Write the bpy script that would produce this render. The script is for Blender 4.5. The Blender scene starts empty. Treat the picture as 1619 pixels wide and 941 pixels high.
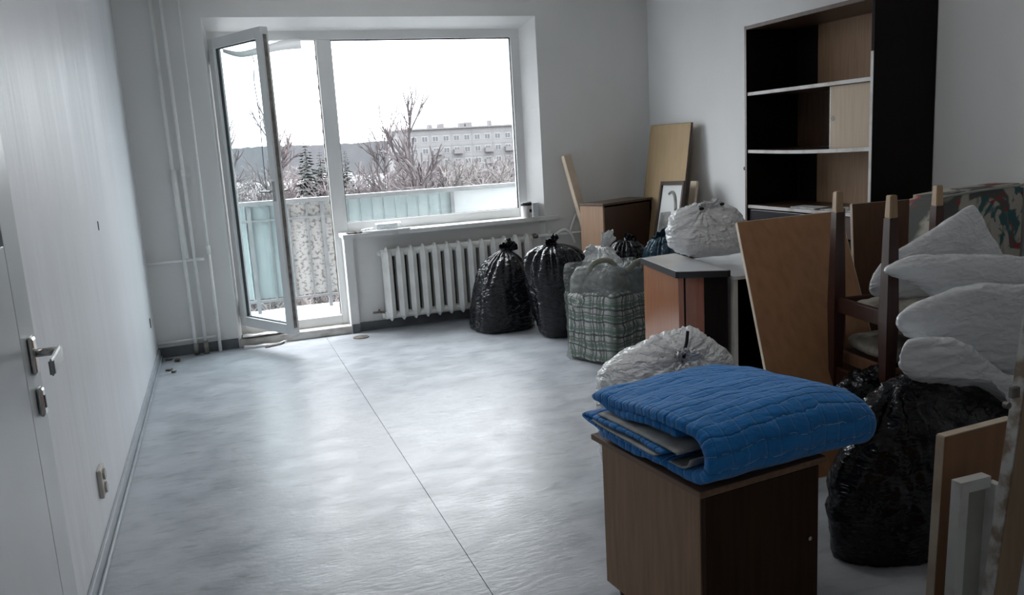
import bpy, bmesh, math, random
from mathutils import Vector, Matrix, noise
C = bpy.context.scene.collection
PI = math.pi
R = math.radians
random.seed(7)

# ------------------------------------------------------------------ camera, sky, exposure
cam_d = bpy.data.cameras.new('camera'); cam = bpy.data.objects.new('camera', cam_d); C.objects.link(cam)
cam_d.sensor_width = 36.0; cam_d.lens = 1301.69/1619*36; cam_d.clip_end = 3000; cam_d.clip_start = 0.05
_m = [[0.939546, 0.114514, -0.322707, 0.0], [-0.337646, 0.152969, -0.92876, 0.0], [-0.056992, 0.981574, 0.182387, 1.4]]
cam.matrix_world = Matrix(_m + [[0, 0, 0, 1]])
bpy.context.scene.camera = cam
vs = bpy.context.scene.view_settings
vs.view_transform = 'Standard'; vs.look = 'None'; vs.gamma = 1.0; vs.use_curve_mapping = False
vs.exposure = 0.0
SKY = 6.0
FILL_LAMP = 19.0  # strength of the added fill lamp
world = bpy.data.worlds.new('overcast_sky'); bpy.context.scene.world = world; world.use_nodes = True
wn = world.node_tree; wn.nodes.clear()
def wnode(t, **k):
    n = wn.nodes.new(t)
    for a, b in k.items(): setattr(n, a, b)
    return n
w_out = wnode('ShaderNodeOutputWorld'); w_bg = wnode('ShaderNodeBackground'); w_tc = wnode('ShaderNodeTexCoord')
w_sep = wnode('ShaderNodeSeparateXYZ'); w_map = wnode('ShaderNodeMapRange'); w_noise = wnode('ShaderNodeTexNoise')
w_mix = wnode('ShaderNodeMixRGB'); w_mul = wnode('ShaderNodeMath', operation='MULTIPLY')
w_noise.inputs['Scale'].default_value = 2.2; w_noise.inputs['Detail'].default_value = 4
wn.links.new(w_tc.outputs['Generated'], w_sep.inputs[0]); wn.links.new(w_tc.outputs['Generated'], w_noise.inputs['Vector'])
# standard overcast sky: three times brighter at the zenith than at the horizon
w_map.inputs['From Min'].default_value = 0; w_map.inputs['From Max'].default_value = 1
w_map.inputs['To Min'].default_value = 1.0; w_map.inputs['To Max'].default_value = 3.0
wn.links.new(w_sep.outputs['Z'], w_map.inputs['Value'])
w_mix.inputs['Color1'].default_value = (0.90, 0.94, 0.99, 1); w_mix.inputs['Color2'].default_value = (0.95, 0.965, 0.985, 1)
wn.links.new(w_noise.outputs['Fac'], w_mix.inputs['Fac'])
w_mul.inputs[1].default_value = SKY
wn.links.new(w_map.outputs['Result'], w_mul.inputs[0])
wn.links.new(w_mix.outputs['Color'], w_bg.inputs['Color']); wn.links.new(w_mul.outputs[0], w_bg.inputs['Strength'])
wn.links.new(w_bg.outputs[0], w_out.inputs[0])
# a light portal in the window opening: guides the sampling of the sky, gives no light of its own
pl = bpy.data.lights.new('window_portal', 'AREA'); pl.shape = 'RECTANGLE'; pl.size = 2.5; pl.size_y = 2.3
pl.cycles.is_portal = True
po = bpy.data.objects.new('window_portal', pl); C.objects.link(po); po.location = (1.28, 6.70, 1.2); po.rotation_euler = (-PI/2, 0, 0)

# ------------------------------------------------------------------ helpers: materials
def mat(name, c1, c2=None, rough=0.5, scale=4, stretch=(1, 1, 1), bump=0.0, bscale=30, bstretch=(1, 1, 1), metal=0,
        detail=6, spec=0.5, rvar=0.0, lo=0.35, hi=0.65, bdist=0.01, coat=0, alpha=1):
    m = bpy.data.materials.new(name); m.use_nodes = True; nt = m.node_tree; b = nt.nodes['Principled BSDF']
    b.inputs['Base Color'].default_value = (*c1, 1); b.inputs['Roughness'].default_value = rough
    b.inputs['Metallic'].default_value = metal; b.inputs['Specular IOR Level'].default_value = spec
    b.inputs['Coat Weight'].default_value = coat; b.inputs['Coat Roughness'].default_value = 0.12
    tc = nt.nodes.new('ShaderNodeTexCoord')
    if c2 is not None:
        mp = nt.nodes.new('ShaderNodeMapping'); mp.inputs['Scale'].default_value = stretch
        n = nt.nodes.new('ShaderNodeTexNoise'); n.inputs['Scale'].default_value = scale; n.inputs['Detail'].default_value = detail
        r = nt.nodes.new('ShaderNodeMapRange'); r.inputs['From Min'].default_value = lo; r.inputs['From Max'].default_value = hi
        x = nt.nodes.new('ShaderNodeMixRGB'); x.inputs['Color1'].default_value = (*c1, 1); x.inputs['Color2'].default_value = (*c2, 1)
        nt.links.new(tc.outputs['Object'], mp.inputs[0]); nt.links.new(mp.outputs[0], n.inputs['Vector'])
        nt.links.new(n.outputs['Fac'], r.inputs['Value']); nt.links.new(r.outputs[0], x.inputs['Fac'])
        nt.links.new(x.outputs[0], b.inputs['Base Color'])
        if rvar:
            q = nt.nodes.new('ShaderNodeMapRange'); q.inputs['From Min'].default_value = lo; q.inputs['From Max'].default_value = hi
            q.inputs['To Min'].default_value = rough; q.inputs['To Max'].default_value = rough + rvar
            nt.links.new(n.outputs['Fac'], q.inputs['Value']); nt.links.new(q.outputs[0], b.inputs['Roughness'])
    if bump:
        mp = nt.nodes.new('ShaderNodeMapping'); mp.inputs['Scale'].default_value = bstretch
        n = nt.nodes.new('ShaderNodeTexNoise'); n.inputs['Scale'].default_value = bscale; n.inputs['Detail'].default_value = 5
        bu = nt.nodes.new('ShaderNodeBump'); bu.inputs['Strength'].default_value = bump; bu.inputs['Distance'].default_value = bdist
        nt.links.new(tc.outputs['Object'], mp.inputs[0]); nt.links.new(mp.outputs[0], n.inputs['Vector'])
        nt.links.new(n.outputs['Fac'], bu.inputs['Height']); nt.links.new(bu.outputs[0], b.inputs['Normal'])
    return m
def wood(name, c1, c2, rough=0.4, axis=2, scale=6, coat=0, bump=0.1):
    st = [9, 9, 9]; st[axis] = 0.7
    return mat(name, c1, c2, rough, scale, tuple(st), bump, 12, tuple(v*2 for v in st), detail=8, lo=0.3, hi=0.7, coat=coat, bdist=0.002)
def plastic(name, col, rough, trans=0.0, bump=0.5, bscale=22, bstretch=(1, 1, 1), spec=0.5, through=0.0):
    """thin crumpled film: creased normals, part of the light passes through"""
    m = mat(name, col, None, rough, bump=0, spec=spec); nt = m.node_tree; b = nt.nodes['Principled BSDF']
    tc = nt.nodes.new('ShaderNodeTexCoord'); mp = nt.nodes.new('ShaderNodeMapping'); mp.inputs['Scale'].default_value = bstretch
    nt.links.new(tc.outputs['Object'], mp.inputs[0]); prev = None
    wp = nt.nodes.new('ShaderNodeTexNoise'); wp.inputs['Scale'].default_value = bscale*0.7; wp.inputs['Detail'].default_value = 3; nt.links.new(mp.outputs[0], wp.inputs['Vector'])
    ml = nt.nodes.new('ShaderNodeVectorMath'); ml.operation = 'MULTIPLY_ADD'; ml.inputs[1].default_value = (4.5/bscale,)*3; nt.links.new(wp.outputs['Color'], ml.inputs[0]); nt.links.new(mp.outputs[0], ml.inputs[2])
    for sc, st_, ds in ((bscale, bump, 0.012), (bscale*2.6, bump*0.8, 0.005)):
        v = nt.nodes.new('ShaderNodeTexVoronoi'); v.feature = 'F1'; v.inputs['Scale'].default_value = sc; nt.links.new(ml.outputs[0], v.inputs['Vector'])
        bu = nt.nodes.new('ShaderNodeBump'); bu.inputs['Strength'].default_value = st_; bu.inputs['Distance'].default_value = ds*22/bscale
        nt.links.new(v.outputs['Distance'], bu.inputs['Height'])
        if prev: nt.links.new(prev, bu.inputs['Normal'])
        prev = bu.outputs[0]
    nt.links.new(prev, b.inputs['Normal'])
    out = nt.nodes['Material Output']; last = b.outputs[0]
    if trans:
        t = nt.nodes.new('ShaderNodeBsdfTranslucent'); t.inputs['Color'].default_value = (*col, 1)
        x = nt.nodes.new('ShaderNodeMixShader'); x.inputs[0].default_value = trans
        nt.links.new(last, x.inputs[1]); nt.links.new(t.outputs[0], x.inputs[2]); last = x.outputs[0]
    if through:
        t = nt.nodes.new('ShaderNodeBsdfTransparent')
        x = nt.nodes.new('ShaderNodeMixShader'); x.inputs[0].default_value = through
        nt.links.new(last, x.inputs[1]); nt.links.new(t.outputs[0], x.inputs[2]); last = x.outputs[0]
    nt.links.new(last, out.inputs[0])
    return m
def glass(name, tint=(0.975, 0.985, 0.985), fac=0.10):
    m = bpy.data.materials.new(name); m.use_nodes = True; nt = m.node_tree; nt.nodes.clear()
    o = nt.nodes.new('ShaderNodeOutputMaterial'); t = nt.nodes.new('ShaderNodeBsdfTransparent'); g = nt.nodes.new('ShaderNodeBsdfGlossy')
    x = nt.nodes.new('ShaderNodeMixShader'); f = nt.nodes.new('ShaderNodeLayerWeight'); f.inputs['Blend'].default_value = fac
    t.inputs['Color'].default_value = (*tint, 1); g.inputs['Roughness'].default_value = 0.02
    pw = nt.nodes.new('ShaderNodeMath'); pw.operation = 'POWER'; pw.inputs[1].default_value = 4.0
    ad = nt.nodes.new('ShaderNodeMath'); ad.operation = 'MULTIPLY_ADD'; ad.inputs[1].default_value = fac*3; ad.inputs[2].default_value = 0.03; ad.use_clamp = True
    f.inputs['Blend'].default_value = 0.5
    nt.links.new(f.outputs['Facing'], pw.inputs[0]); nt.links.new(pw.outputs[0], ad.inputs[0]); nt.links.new(ad.outputs[0], x.inputs[0]); nt.links.new(t.outputs[0], x.inputs[1]); nt.links.new(g.outputs[0], x.inputs[2]); nt.links.new(x.outputs[0], o.inputs[0])
    return m

M = {}
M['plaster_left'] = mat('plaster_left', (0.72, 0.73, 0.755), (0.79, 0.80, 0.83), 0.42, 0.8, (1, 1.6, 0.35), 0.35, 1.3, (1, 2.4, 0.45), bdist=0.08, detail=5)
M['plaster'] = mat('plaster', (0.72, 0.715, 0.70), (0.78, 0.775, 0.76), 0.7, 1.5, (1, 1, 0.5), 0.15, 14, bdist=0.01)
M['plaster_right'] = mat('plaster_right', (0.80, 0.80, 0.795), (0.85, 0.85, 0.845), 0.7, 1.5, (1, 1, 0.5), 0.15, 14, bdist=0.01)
M['ceiling'] = mat('ceiling_paint', (0.88, 0.88, 0.87), None, 0.8)
M['reveal'] = mat('reveal_paint', (0.86, 0.86, 0.85), (0.80, 0.80, 0.80), 0.5, 3, bump=0.1)
M['paint_worn'] = mat('worn_white_paint', (0.74, 0.74, 0.73), (0.50, 0.48, 0.45), 0.5, 9, detail=9, lo=0.55, hi=0.75, bump=0.15)
M['pvc'] = mat('white_frame_plastic', (0.76, 0.765, 0.76), (0.82, 0.825, 0.82), 0.35, 3, bump=0.04)
M['gasket'] = mat('dark_gasket', (0.03, 0.035, 0.04), None, 0.5)
M['dark_skirt'] = mat('dark_grey_skirting', (0.075, 0.085, 0.095), (0.13, 0.14, 0.15), 0.45, 8)
M['skirt_left'] = mat('grey_skirting', (0.30, 0.33, 0.36), (0.38, 0.41, 0.44), 0.35, 6)
M['radiator'] = mat('radiator_paint', (0.82, 0.82, 0.79), (0.68, 0.67, 0.64), 0.4, 7, bump=0.15, lo=0.45, hi=0.8)
M['pipe'] = mat('pipe_paint', (0.88, 0.88, 0.86), (0.78, 0.77, 0.74), 0.4, 8, lo=0.5, hi=0.8, bump=0.1)
M['dirty_metal'] = mat('dirty_metal', (0.28, 0.27, 0.25), (0.14, 0.12, 0.10), 0.5, 20, metal=0.4)
M['chrome'] = mat('brushed_steel', (0.62, 0.61, 0.59), None, 0.22, metal=1)
M['black'] = mat('black_plastic', (0.012, 0.012, 0.013), None, 0.35)
M['glass'] = glass('window_glass'); M['leaf_glass'] = glass('door_glass', (0.92, 0.965, 0.97), 0.14)
# linoleum: pale blue grey, mottled, worn gloss
def linoleum():
    m = bpy.data.materials.new('linoleum'); m.use_nodes = True; nt = m.node_tree; b = nt.nodes['Principled BSDF']
    tc = nt.nodes.new('ShaderNodeTexCoord')
    def noi(s, d, st=(1, 1, 1), dis=0):
        mp = nt.nodes.new('ShaderNodeMapping'); mp.inputs['Scale'].default_value = st
        n = nt.nodes.new('ShaderNodeTexNoise'); n.inputs['Scale'].default_value = s; n.inputs['Detail'].default_value = d; n.inputs['Distortion'].default_value = dis
        nt.links.new(tc.outputs['Object'], mp.inputs[0]); nt.links.new(mp.outputs[0], n.inputs['Vector']); return n
    def ramp(n, a, c, lo, hi):
        r = nt.nodes.new('ShaderNodeMapRange'); r.inputs['From Min'].default_value = a; r.inputs['From Max'].default_value = c
        r.inputs['To Min'].default_value = lo; r.inputs['To Max'].default_value = hi; nt.links.new(n.outputs['Fac'], r.inputs['Value']); return r
    n1 = noi(5.0, 10, (1, 1.3, 1), 0.3); n2 = noi(14, 10, (0.7, 1.8, 1), 0.3); n3 = noi(30, 5, (0.6, 1.8, 1), 0.8)
    x = nt.nodes.new('ShaderNodeMixRGB'); x.inputs['Color1'].default_value = (0.37, 0.395, 0.43, 1); x.inputs['Color2'].default_value = (0.47, 0.495, 0.53, 1)
    nt.links.new(ramp(n1, 0.35, 0.65, 0, 1).outputs[0], x.inputs['Fac'])
    y = nt.nodes.new('ShaderNodeMixRGB'); y.blend_type = 'MULTIPLY'; y.inputs['Color2'].default_value = (0.66, 0.665, 0.66, 1)
    nt.links.new(ramp(n2, 0.52, 0.75, 0, 0.8).outputs[0], y.inputs['Fac']); nt.links.new(x.outputs[0], y.inputs['Color1'])
    nt.links.new(y.outputs[0], b.inputs['Base Color'])
    nt.links.new(ramp(n1, 0.3, 0.7, 0.28, 0.42).outputs[0], b.inputs['Roughness'])
    b.inputs['Specular IOR Level'].default_value = 0.40
    bu = nt.nodes.new('ShaderNodeBump'); bu.inputs['Strength'].default_value = 0.22; bu.inputs['Distance'].default_value = 0.006
    nt.links.new(n3.outputs['Fac'], bu.inputs['Height'])
    b2 = nt.nodes.new('ShaderNodeBump'); b2.inputs['Strength'].default_value = 0.10; b2.inputs['Distance'].default_value = 0.03
    nt.links.new(n1.outputs['Fac'], b2.inputs['Height']); nt.links.new(bu.outputs[0], b2.inputs['Normal']); nt.links.new(b2.outputs[0], b.inputs['Normal'])
    return m
M['lino'] = linoleum()
M['subfloor'] = mat('dark_subfloor', (0.04, 0.04, 0.045), None, 0.8)
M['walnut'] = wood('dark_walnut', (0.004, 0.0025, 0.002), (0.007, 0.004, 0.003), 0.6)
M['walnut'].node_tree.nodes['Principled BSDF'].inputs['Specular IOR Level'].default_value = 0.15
M['walnut_edge'] = wood('walnut_edge', (0.10, 0.055, 0.035), (0.05, 0.027, 0.018), 0.35)
M['back_ply'] = wood('back_plywood', (0.26, 0.15, 0.08), (0.34, 0.21, 0.12), 0.6)
M['pale_ply'] = wood('pale_plywood', (0.45, 0.35, 0.25), (0.52, 0.41, 0.30), 0.6)
M['shelf_edge'] = mat('worn_shelf_edge', (0.56, 0.54, 0.52), (0.38, 0.33, 0.30), 0.45, 9, detail=8, lo=0.5, hi=0.7)
M['chest'] = wood('brown_chest_veneer', (0.29, 0.185, 0.115), (0.40, 0.26, 0.165), 0.5)
M['chest'].node_tree.nodes['Principled BSDF'].inputs['Specular IOR Level'].default_value = 0.25
M['chest_front_shade'] = wood('shaded_chest_front', (0.035, 0.017, 0.009), (0.055, 0.028, 0.015), 0.6)  # shade of the side turned from the window, put into the veneer colour
M['chest_front_shade'].node_tree.nodes['Principled BSDF'].inputs['Specular IOR Level'].default_value = 0.12
M['chest_edge'] = wood('chest_edge', (0.24, 0.13, 0.07), (0.15, 0.08, 0.045), 0.4, axis=1)
M['red_wood'] = wood('red_polished_wood', (0.20, 0.045, 0.015), (0.28, 0.075, 0.025), 0.2, coat=0.7)
M['orange_wood'] = wood('orange_polished_wood', (0.34, 0.13, 0.055), (0.41, 0.17, 0.075), 0.22, coat=0.6)
M['board'] = wood('brown_board', (0.32, 0.16, 0.075), (0.25, 0.12, 0.055), 0.6, scale=3)
M['tan_board'] = wood('tan_board', (0.42, 0.30, 0.16), (0.46, 0.33, 0.19), 0.6, scale=3)
M['edge_light'] = mat('pale_board_edge', (0.62, 0.53, 0.42), (0.48, 0.38, 0.28), 0.5, 10)
M['pine'] = wood('pine_plank', (0.62, 0.50, 0.38), (0.70, 0.58, 0.45), 0.6)
M['chair_wood'] = wood('dark_chair_wood', (0.035, 0.011, 0.007), (0.055, 0.018, 0.011), 0.35, coat=0.15)
M['tip_wood'] = wood('pale_leg_tip', (0.45, 0.30, 0.17), (0.38, 0.25, 0.14), 0.4)
M['seat_cloth'] = mat('grey_seat_cloth', (0.40, 0.38, 0.33), (0.20, 0.18, 0.15), 0.9, 14, bump=0.3, bscale=60)
M['white_top'] = mat('white_laminate', (0.66, 0.68, 0.70), (0.60, 0.62, 0.64), 0.18, 5)
M['white_wood'] = mat('white_painted_wood', (0.70, 0.70, 0.68), (0.48, 0.46, 0.42), 0.5, 9, lo=0.55, hi=0.75, bump=0.1)
M['cream'] = mat('dirty_cream', (0.42, 0.43, 0.38), (0.33, 0.34, 0.30), 0.5, 6)
M['paper'] = mat('paper', (0.75, 0.75, 0.73), (0.5, 0.52, 0.55), 0.5, 12, lo=0.55, hi=0.6)
M['bag_black'] = plastic('black_bin_film', (0.005, 0.006, 0.009), 0.22, 0, 0.32, 7, (1, 1, 2.4), spec=0.4)
M['bag_navy'] = plastic('navy_film', (0.02, 0.06, 0.09), 0.28, 0, 0.6, 14)
M['bag_white'] = plastic('white_carrier_film', (0.93, 0.94, 0.95), 0.22, 0.12, 0.55, 11, (1, 1, 2.6))
M['bag_frost'] = plastic('cloudy_polythene', (0.90, 0.915, 0.93), 0.11, 0.12, 0.30, 6, (1, 1, 2.2), spec=0.8, through=0.12)
M['bag_clear'] = plastic('clear_polythene', (0.22, 0.23, 0.23), 0.10, 0, 0.8, 11, spec=1.0, through=0.70)
M['snow'] = mat('snow', (0.5, 0.515, 0.53), None, 0.7, bump=0.3, bscale=12)
M['sheet_blue'] = mat('pale_blue_panel', (0.24, 0.295, 0.30), (0.30, 0.35, 0.355), 0.5, 5, (3, 1, 0.6))
M['sheet_frost'] = mat('frosted_panel', (0.38, 0.375, 0.365), (0.16, 0.15, 0.14), 0.5, 30, (1, 1, 1.3), detail=8, lo=0.50, hi=0.62)
M['rail'] = mat('grey_rail_paint', (0.17, 0.18, 0.185), (0.13, 0.137, 0.14), 0.5, 8)

# ------------------------------------------------------------------ helpers: geometry
def obj(name, bm, material=None, parent=None, smooth=False, kind=None, mats=None):
    me = bpy.data.meshes.new(name); bmesh.ops.recalc_face_normals(bm, faces=bm.faces); bm.to_mesh(me); bm.free()
    for m in (mats or [material]): me.materials.append(m)
    if smooth:
        for p in me.polygons: p.use_smooth = True
    o = bpy.data.objects.new(name, me); C.objects.link(o)
    if parent: o.parent = parent
    if kind: o['kind'] = kind
    return o
def tag(o, label, cat, group=None):
    o['label'] = label; o['category'] = cat
    if group: o['group'] = group
    return o
def thing(name, label, cat, loc=(0, 0, 0), group=None, rotz=0):
    o = bpy.data.objects.new(name, None); C.objects.link(o); o.location = loc; o.rotation_euler = (0, 0, rotz); o.empty_display_size = 0.1
    return tag(o, label, cat, group)
def struct(name, bm, m, parent=None, **k):
    o = obj(name, bm, m, parent, **k)
    if not parent: o['kind'] = 'structure'
    return o
def NB(): return bmesh.new()
def box(bm, x0, x1, y0, y1, z0, z1, bev=0.0, mi=0):
    vs_ = [bm.verts.new((x, y, z)) for z in (z0, z1) for y in (y0, y1) for x in (x0, x1)]
    fs = [bm.faces.new([vs_[i] for i in f]) for f in ((0, 2, 3, 1), (4, 5, 7, 6), (0, 1, 5, 4), (2, 6, 7, 3), (0, 4, 6, 2), (1, 3, 7, 5))]
    for f in fs: f.material_index = mi
    if bev:
        es = list({e for f in fs for e in f.edges})
        bmesh.ops.bevel(bm, geom=es, offset=bev, segments=2, affect='EDGES', profile=0.5)
    return bm
def bx(*a, **k): return box(NB(), *a, **k)
def prism(bm, pts, vec, mi=0):
    """polygon (3d points) extruded along vec"""
    v = Vector(vec); a = [bm.verts.new(p) for p in pts]; b = [bm.verts.new(Vector(p)+v) for p in pts]; n = len(pts)
    f = [bm.faces.new(a), bm.faces.new(b[::-1])] + [bm.faces.new((a[i], b[i], b[(i+1) % n], a[(i+1) % n])) for i in range(n)]
    for q in f: q.material_index = mi
    return bm
def bar(bm, a, b, w, h, up=(0, 0, 1), w2=None, h2=None, mi=0):
    """rectangular bar from a to b, tapering to w2 x h2"""
    a, b = Vector(a), Vector(b); d = (b-a).normalized(); s = d.cross(Vector(up)).normalized(); u = s.cross(d)
    w2 = w if w2 is None else w2; h2 = h if h2 is None else h2
    va = [bm.verts.new(a+s*i*w/2+u*j*h/2) for i, j in ((-1, -1), (1, -1), (1, 1), (-1, 1))]
    vb = [bm.verts.new(b+s*i*w2/2+u*j*h2/2) for i, j in ((-1, -1), (1, -1), (1, 1), (-1, 1))]
    f = [bm.faces.new(va[::-1]), bm.faces.new(vb)] + [bm.faces.new((va[i], va[(i+1) % 4], vb[(i+1) % 4], vb[i])) for i in range(4)]
    for q in f: q.material_index = mi
    return bm
def tube(bm, pts, r, n=10, r2=None, caps=True):
    pts = [Vector(p) for p in pts]; r2 = r if r2 is None else r2; rings = []; ref = None
    for i, p in enumerate(pts):
        d = (pts[min(i+1, len(pts)-1)]-pts[max(i-1, 0)]).normalized()
        if ref is None: ref = d.orthogonal().normalized()
        ref = (ref-d*ref.dot(d)).normalized(); q = d.cross(ref); rr = r+(r2-r)*i/max(1, len(pts)-1)
        rings.append([bm.verts.new(p+(ref*math.cos(2*PI*k/n)+q*math.sin(2*PI*k/n))*rr) for k in range(n)])
    for a, b in zip(rings, rings[1:]):
        for k in range(n): bm.faces.new((a[k], a[(k+1) % n], b[(k+1) % n], b[k]))
    if caps: bm.faces.new(rings[0][::-1]); bm.faces.new(rings[-1])
    return bm
def lathe(bm, prof, cx=0, cy=0, n=32, mi=0):
    rings = []
    for r, z in prof: rings.append([bm.verts.new((cx+r*math.cos(2*PI*k/n), cy+r*math.sin(2*PI*k/n), z)) for k in range(n)])
    for a, b in zip(rings, rings[1:]):
        for k in range(n): bm.faces.new((a[k], a[(k+1) % n], b[(k+1) % n], b[k])).material_index = mi
    bm.faces.new(rings[0][::-1]).material_index = mi; bm.faces.new(rings[-1]).material_index = mi
    return bm
def catmull(pts, n, closed=True):
    P = [Vector(p) for p in pts]; out = []; m = len(P); segs = m if closed else m-1
    for i in range(segs):
        g = lambda k: P[k % m] if closed else P[max(0, min(m-1, k))]
        a, b, c, d = g(i-1), g(i), g(i+1), g(i+2)
        for k in range(n):
            t = k/n
            out.append(0.5*((2*b)+(c-a)*t+(2*a-5*b+4*c-d)*t*t+(3*b-a-3*c+d)*t*t*t))
    if not closed: out.append(P[-1])
    return out
def resample(pts, n, closed=True):
    q = pts+[pts[0]] if closed else pts; L = [0]
    for a, b in zip(q, q[1:]): L.append(L[-1]+(b-a).length)
    out = []; j = 0; tot = L[-1]; cnt = n if closed else n-1
    for i in range(n):
        s = tot*i/cnt
        while j < len(L)-2 and L[j+1] < s: j += 1
        t = (s-L[j])/max(1e-9, L[j+1]-L[j]); out.append(q[j].lerp(q[j+1], min(1, t)))
    return out
def ridge(p, f, off=0.0, pw=5):
    q = Vector((p[0]*f+off, p[1]*f+off*1.7, p[2]*f-off))
    w = noise.noise(q*0.6)*0.7
    return (1-abs(noise.noise(q+Vector((w, -w, w)))))**pw
def crum(p, f, off=0.0):
    q = Vector((p[0]*f+off, p[1]*f-off, p[2]*f+off*0.7)); w = noise.noise_vector(q*0.8)*0.55
    d, _ = noise.voronoi(q+w); return min(1.0, (d[1]-d[0])*1.8)
def pillow(outline, axis, thick, amp=0.012, freq=7, seed=0.0, knot=None, nr=52, na=240, flat=0.5, back=1.0, floor=None, folds=13, kamp=0.02, stretch=(1, 1, 1), kr=0.13, radial=0.0, fine=1.0):
    """stuffed sack: closed outline in space, swollen to both sides along axis, creased like film"""
    ax = Vector(axis).normalized(); ol = resample(catmull(outline, 12), na); cen = sum(ol, Vector())/na
    bm = NB(); K = Vector(knot) if knot else None
    def ring(side, i):
        r = math.sin(PI/2*i/nr)
        out = []
        for k in range(na):
            p = cen+(ol[k]-cen)*r
            t = max(0.0, 1-r*r)**flat*thick*(side if side > 0 else side*back)
            out.append(p+ax*t)
        return out
    rows = []
    for i in range(nr, 0, -1): rows.append(ring(1, i))
    frontc = cen+ax*thick
    front = rows[::-1]       # from centre outwards
    back_rows = [ring(-1, i) for i in range(1, nr)]
    V = {}
    c1 = bm.verts.new(frontc); c2 = bm.verts.new(cen-ax*thick*back)
    fr = [[bm.verts.new(p) for p in rr] for rr in front]
    bk = [[bm.verts.new(p) for p in rr] for rr in back_rows] + [fr[-1]]
    for k in range(na):
        k2 = (k+1) % na
        bm.faces.new((c1, fr[0][k], fr[0][k2])); bm.faces.new((c2, bk[0][k2], bk[0][k]))
        for a, b in zip(fr, fr[1:]): bm.faces.new((a[k], b[k], b[k2], a[k2]))
        for a, b in zip(bk, bk[1:]): bm.faces.new((a[k2], b[k2], b[k], a[k]))
    bmesh.ops.recalc_face_normals(bm, faces=bm.faces); bm.normal_update()
    new = []
    S = Vector(stretch)
    for v in bm.verts:
        p = v.co; ps = Vector((p.x*S.x, p.y*S.y, p.z*S.z))
        d = amp*(1.0*crum(ps, freq, seed)-0.75*crum(ps, freq*1.9, seed+3)+fine*(0.45*crum(ps, freq*4.0, seed+9)-0.22*crum(ps, freq*8.0, seed+15))-0.25)+amp*1.3*noise.noise(p*freq*0.45+Vector((seed, 0, 0)))
        if K is not None:
            e0 = p-K; u0 = ax.cross(Vector((0, 0, 1))).normalized(); w0_ = u0.cross(ax); a0 = math.atan2(e0.dot(w0_), e0.dot(u0)); l0 = e0.length
            d += radial*(0.9*crum((math.cos(a0)*4.2, math.sin(a0)*4.2, l0*2.6), 1.0, seed+2)+0.5*crum((math.cos(a0)*9, math.sin(a0)*9, l0*5), 1.0, seed+5)-0.7)*min(1, l0/0.06)*max(0.25, 1-l0/0.5)
            e = p-K; dist = e.length; u = ax.cross(Vector((0, 0, 1))).normalized(); w = u.cross(ax)
            ang = math.atan2(e.dot(w), e.dot(u))
            g = math.exp(-(dist/kr)**2)
            d += kamp*g*(abs(math.sin(ang*folds/2+noise.noise(p*6)*1.2))*2-1)*min(1, dist/0.03) - 0.0*g
        new.append(p+v.normal*d)
    for v, q in zip(bm.verts, new):
        v.co = q
        if floor is not None and v.co.z < floor: v.co.z = floor+0.0005*math.sin(v.co.x*40)
    return bm
def sack(prof, folds=17, seed=0.0, amp=0.012, neck=0.9, lean=(0, 0), nz=110, na=150, sq=(1, 1), freq=7, fold_amp=0.05, rot=0):
    """standing bin bag, profile of (height, radius); gathers near the tied neck"""
    bm = NB(); H = prof[-1][0]; pr = catmull([(r, 0, z) for z, r in prof], 10, False); pr = resample(pr, nz, False); rows = []
    for i, q in enumerate(pr):
        z = q.z; t = z/H; row = []
        g = max(0, (t-0.55)/0.45)**1.3
        for k in range(na):
            a = 2*PI*k/na
            c, s = math.cos(a), math.sin(a); e = (abs(c)**2.6+abs(s)**2.6)**(-1/2.6) if t < 0.6 else 1
            e = e*(1-g)+g if t < 0.6 else 1+(((abs(c)**2.6+abs(s)**2.6)**(-1/2.6))-1)*max(0, 1-(t-0.6)*5)
            fo = noise.noise(Vector((c*folds/5, s*folds/5, seed+z*1.3)))
            fs = abs(math.sin(a*folds/2+noise.noise(Vector((c*2, s*2, seed)))*3))*2-1
            r = q.x*e*(1+fold_amp*g*3*fs+0.06*fo)
            p = Vector((r*c*sq[0], r*s*sq[1], z))
            d = amp*(0.8*crum((p.x, p.y, p.z*1.4), freq*0.8, seed)-0.5*crum((p.x*0.7, p.y*0.7, p.z*3.0), freq*1.6, seed+4)+0.25*crum((p.x*0.7, p.y*0.7, p.z*3), freq*3.4, seed+8)-0.3)
            rr = Vector((c, s, 0))*d*min(1, q.x/0.05)
            p = p+rr+Vector((lean[0]*t*t, lean[1]*t*t, 0)); row.append(bm.verts.new(p))
        rows.append(row)
    for a, b in zip(rows, rows[1:]):
        for k in range(na): bm.faces.new((a[k], a[(k+1) % na], b[(k+1) % na], b[k]))
    bm.faces.new(rows[0][::-1]); bm.faces.new(rows[-1])
    return bm
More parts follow.
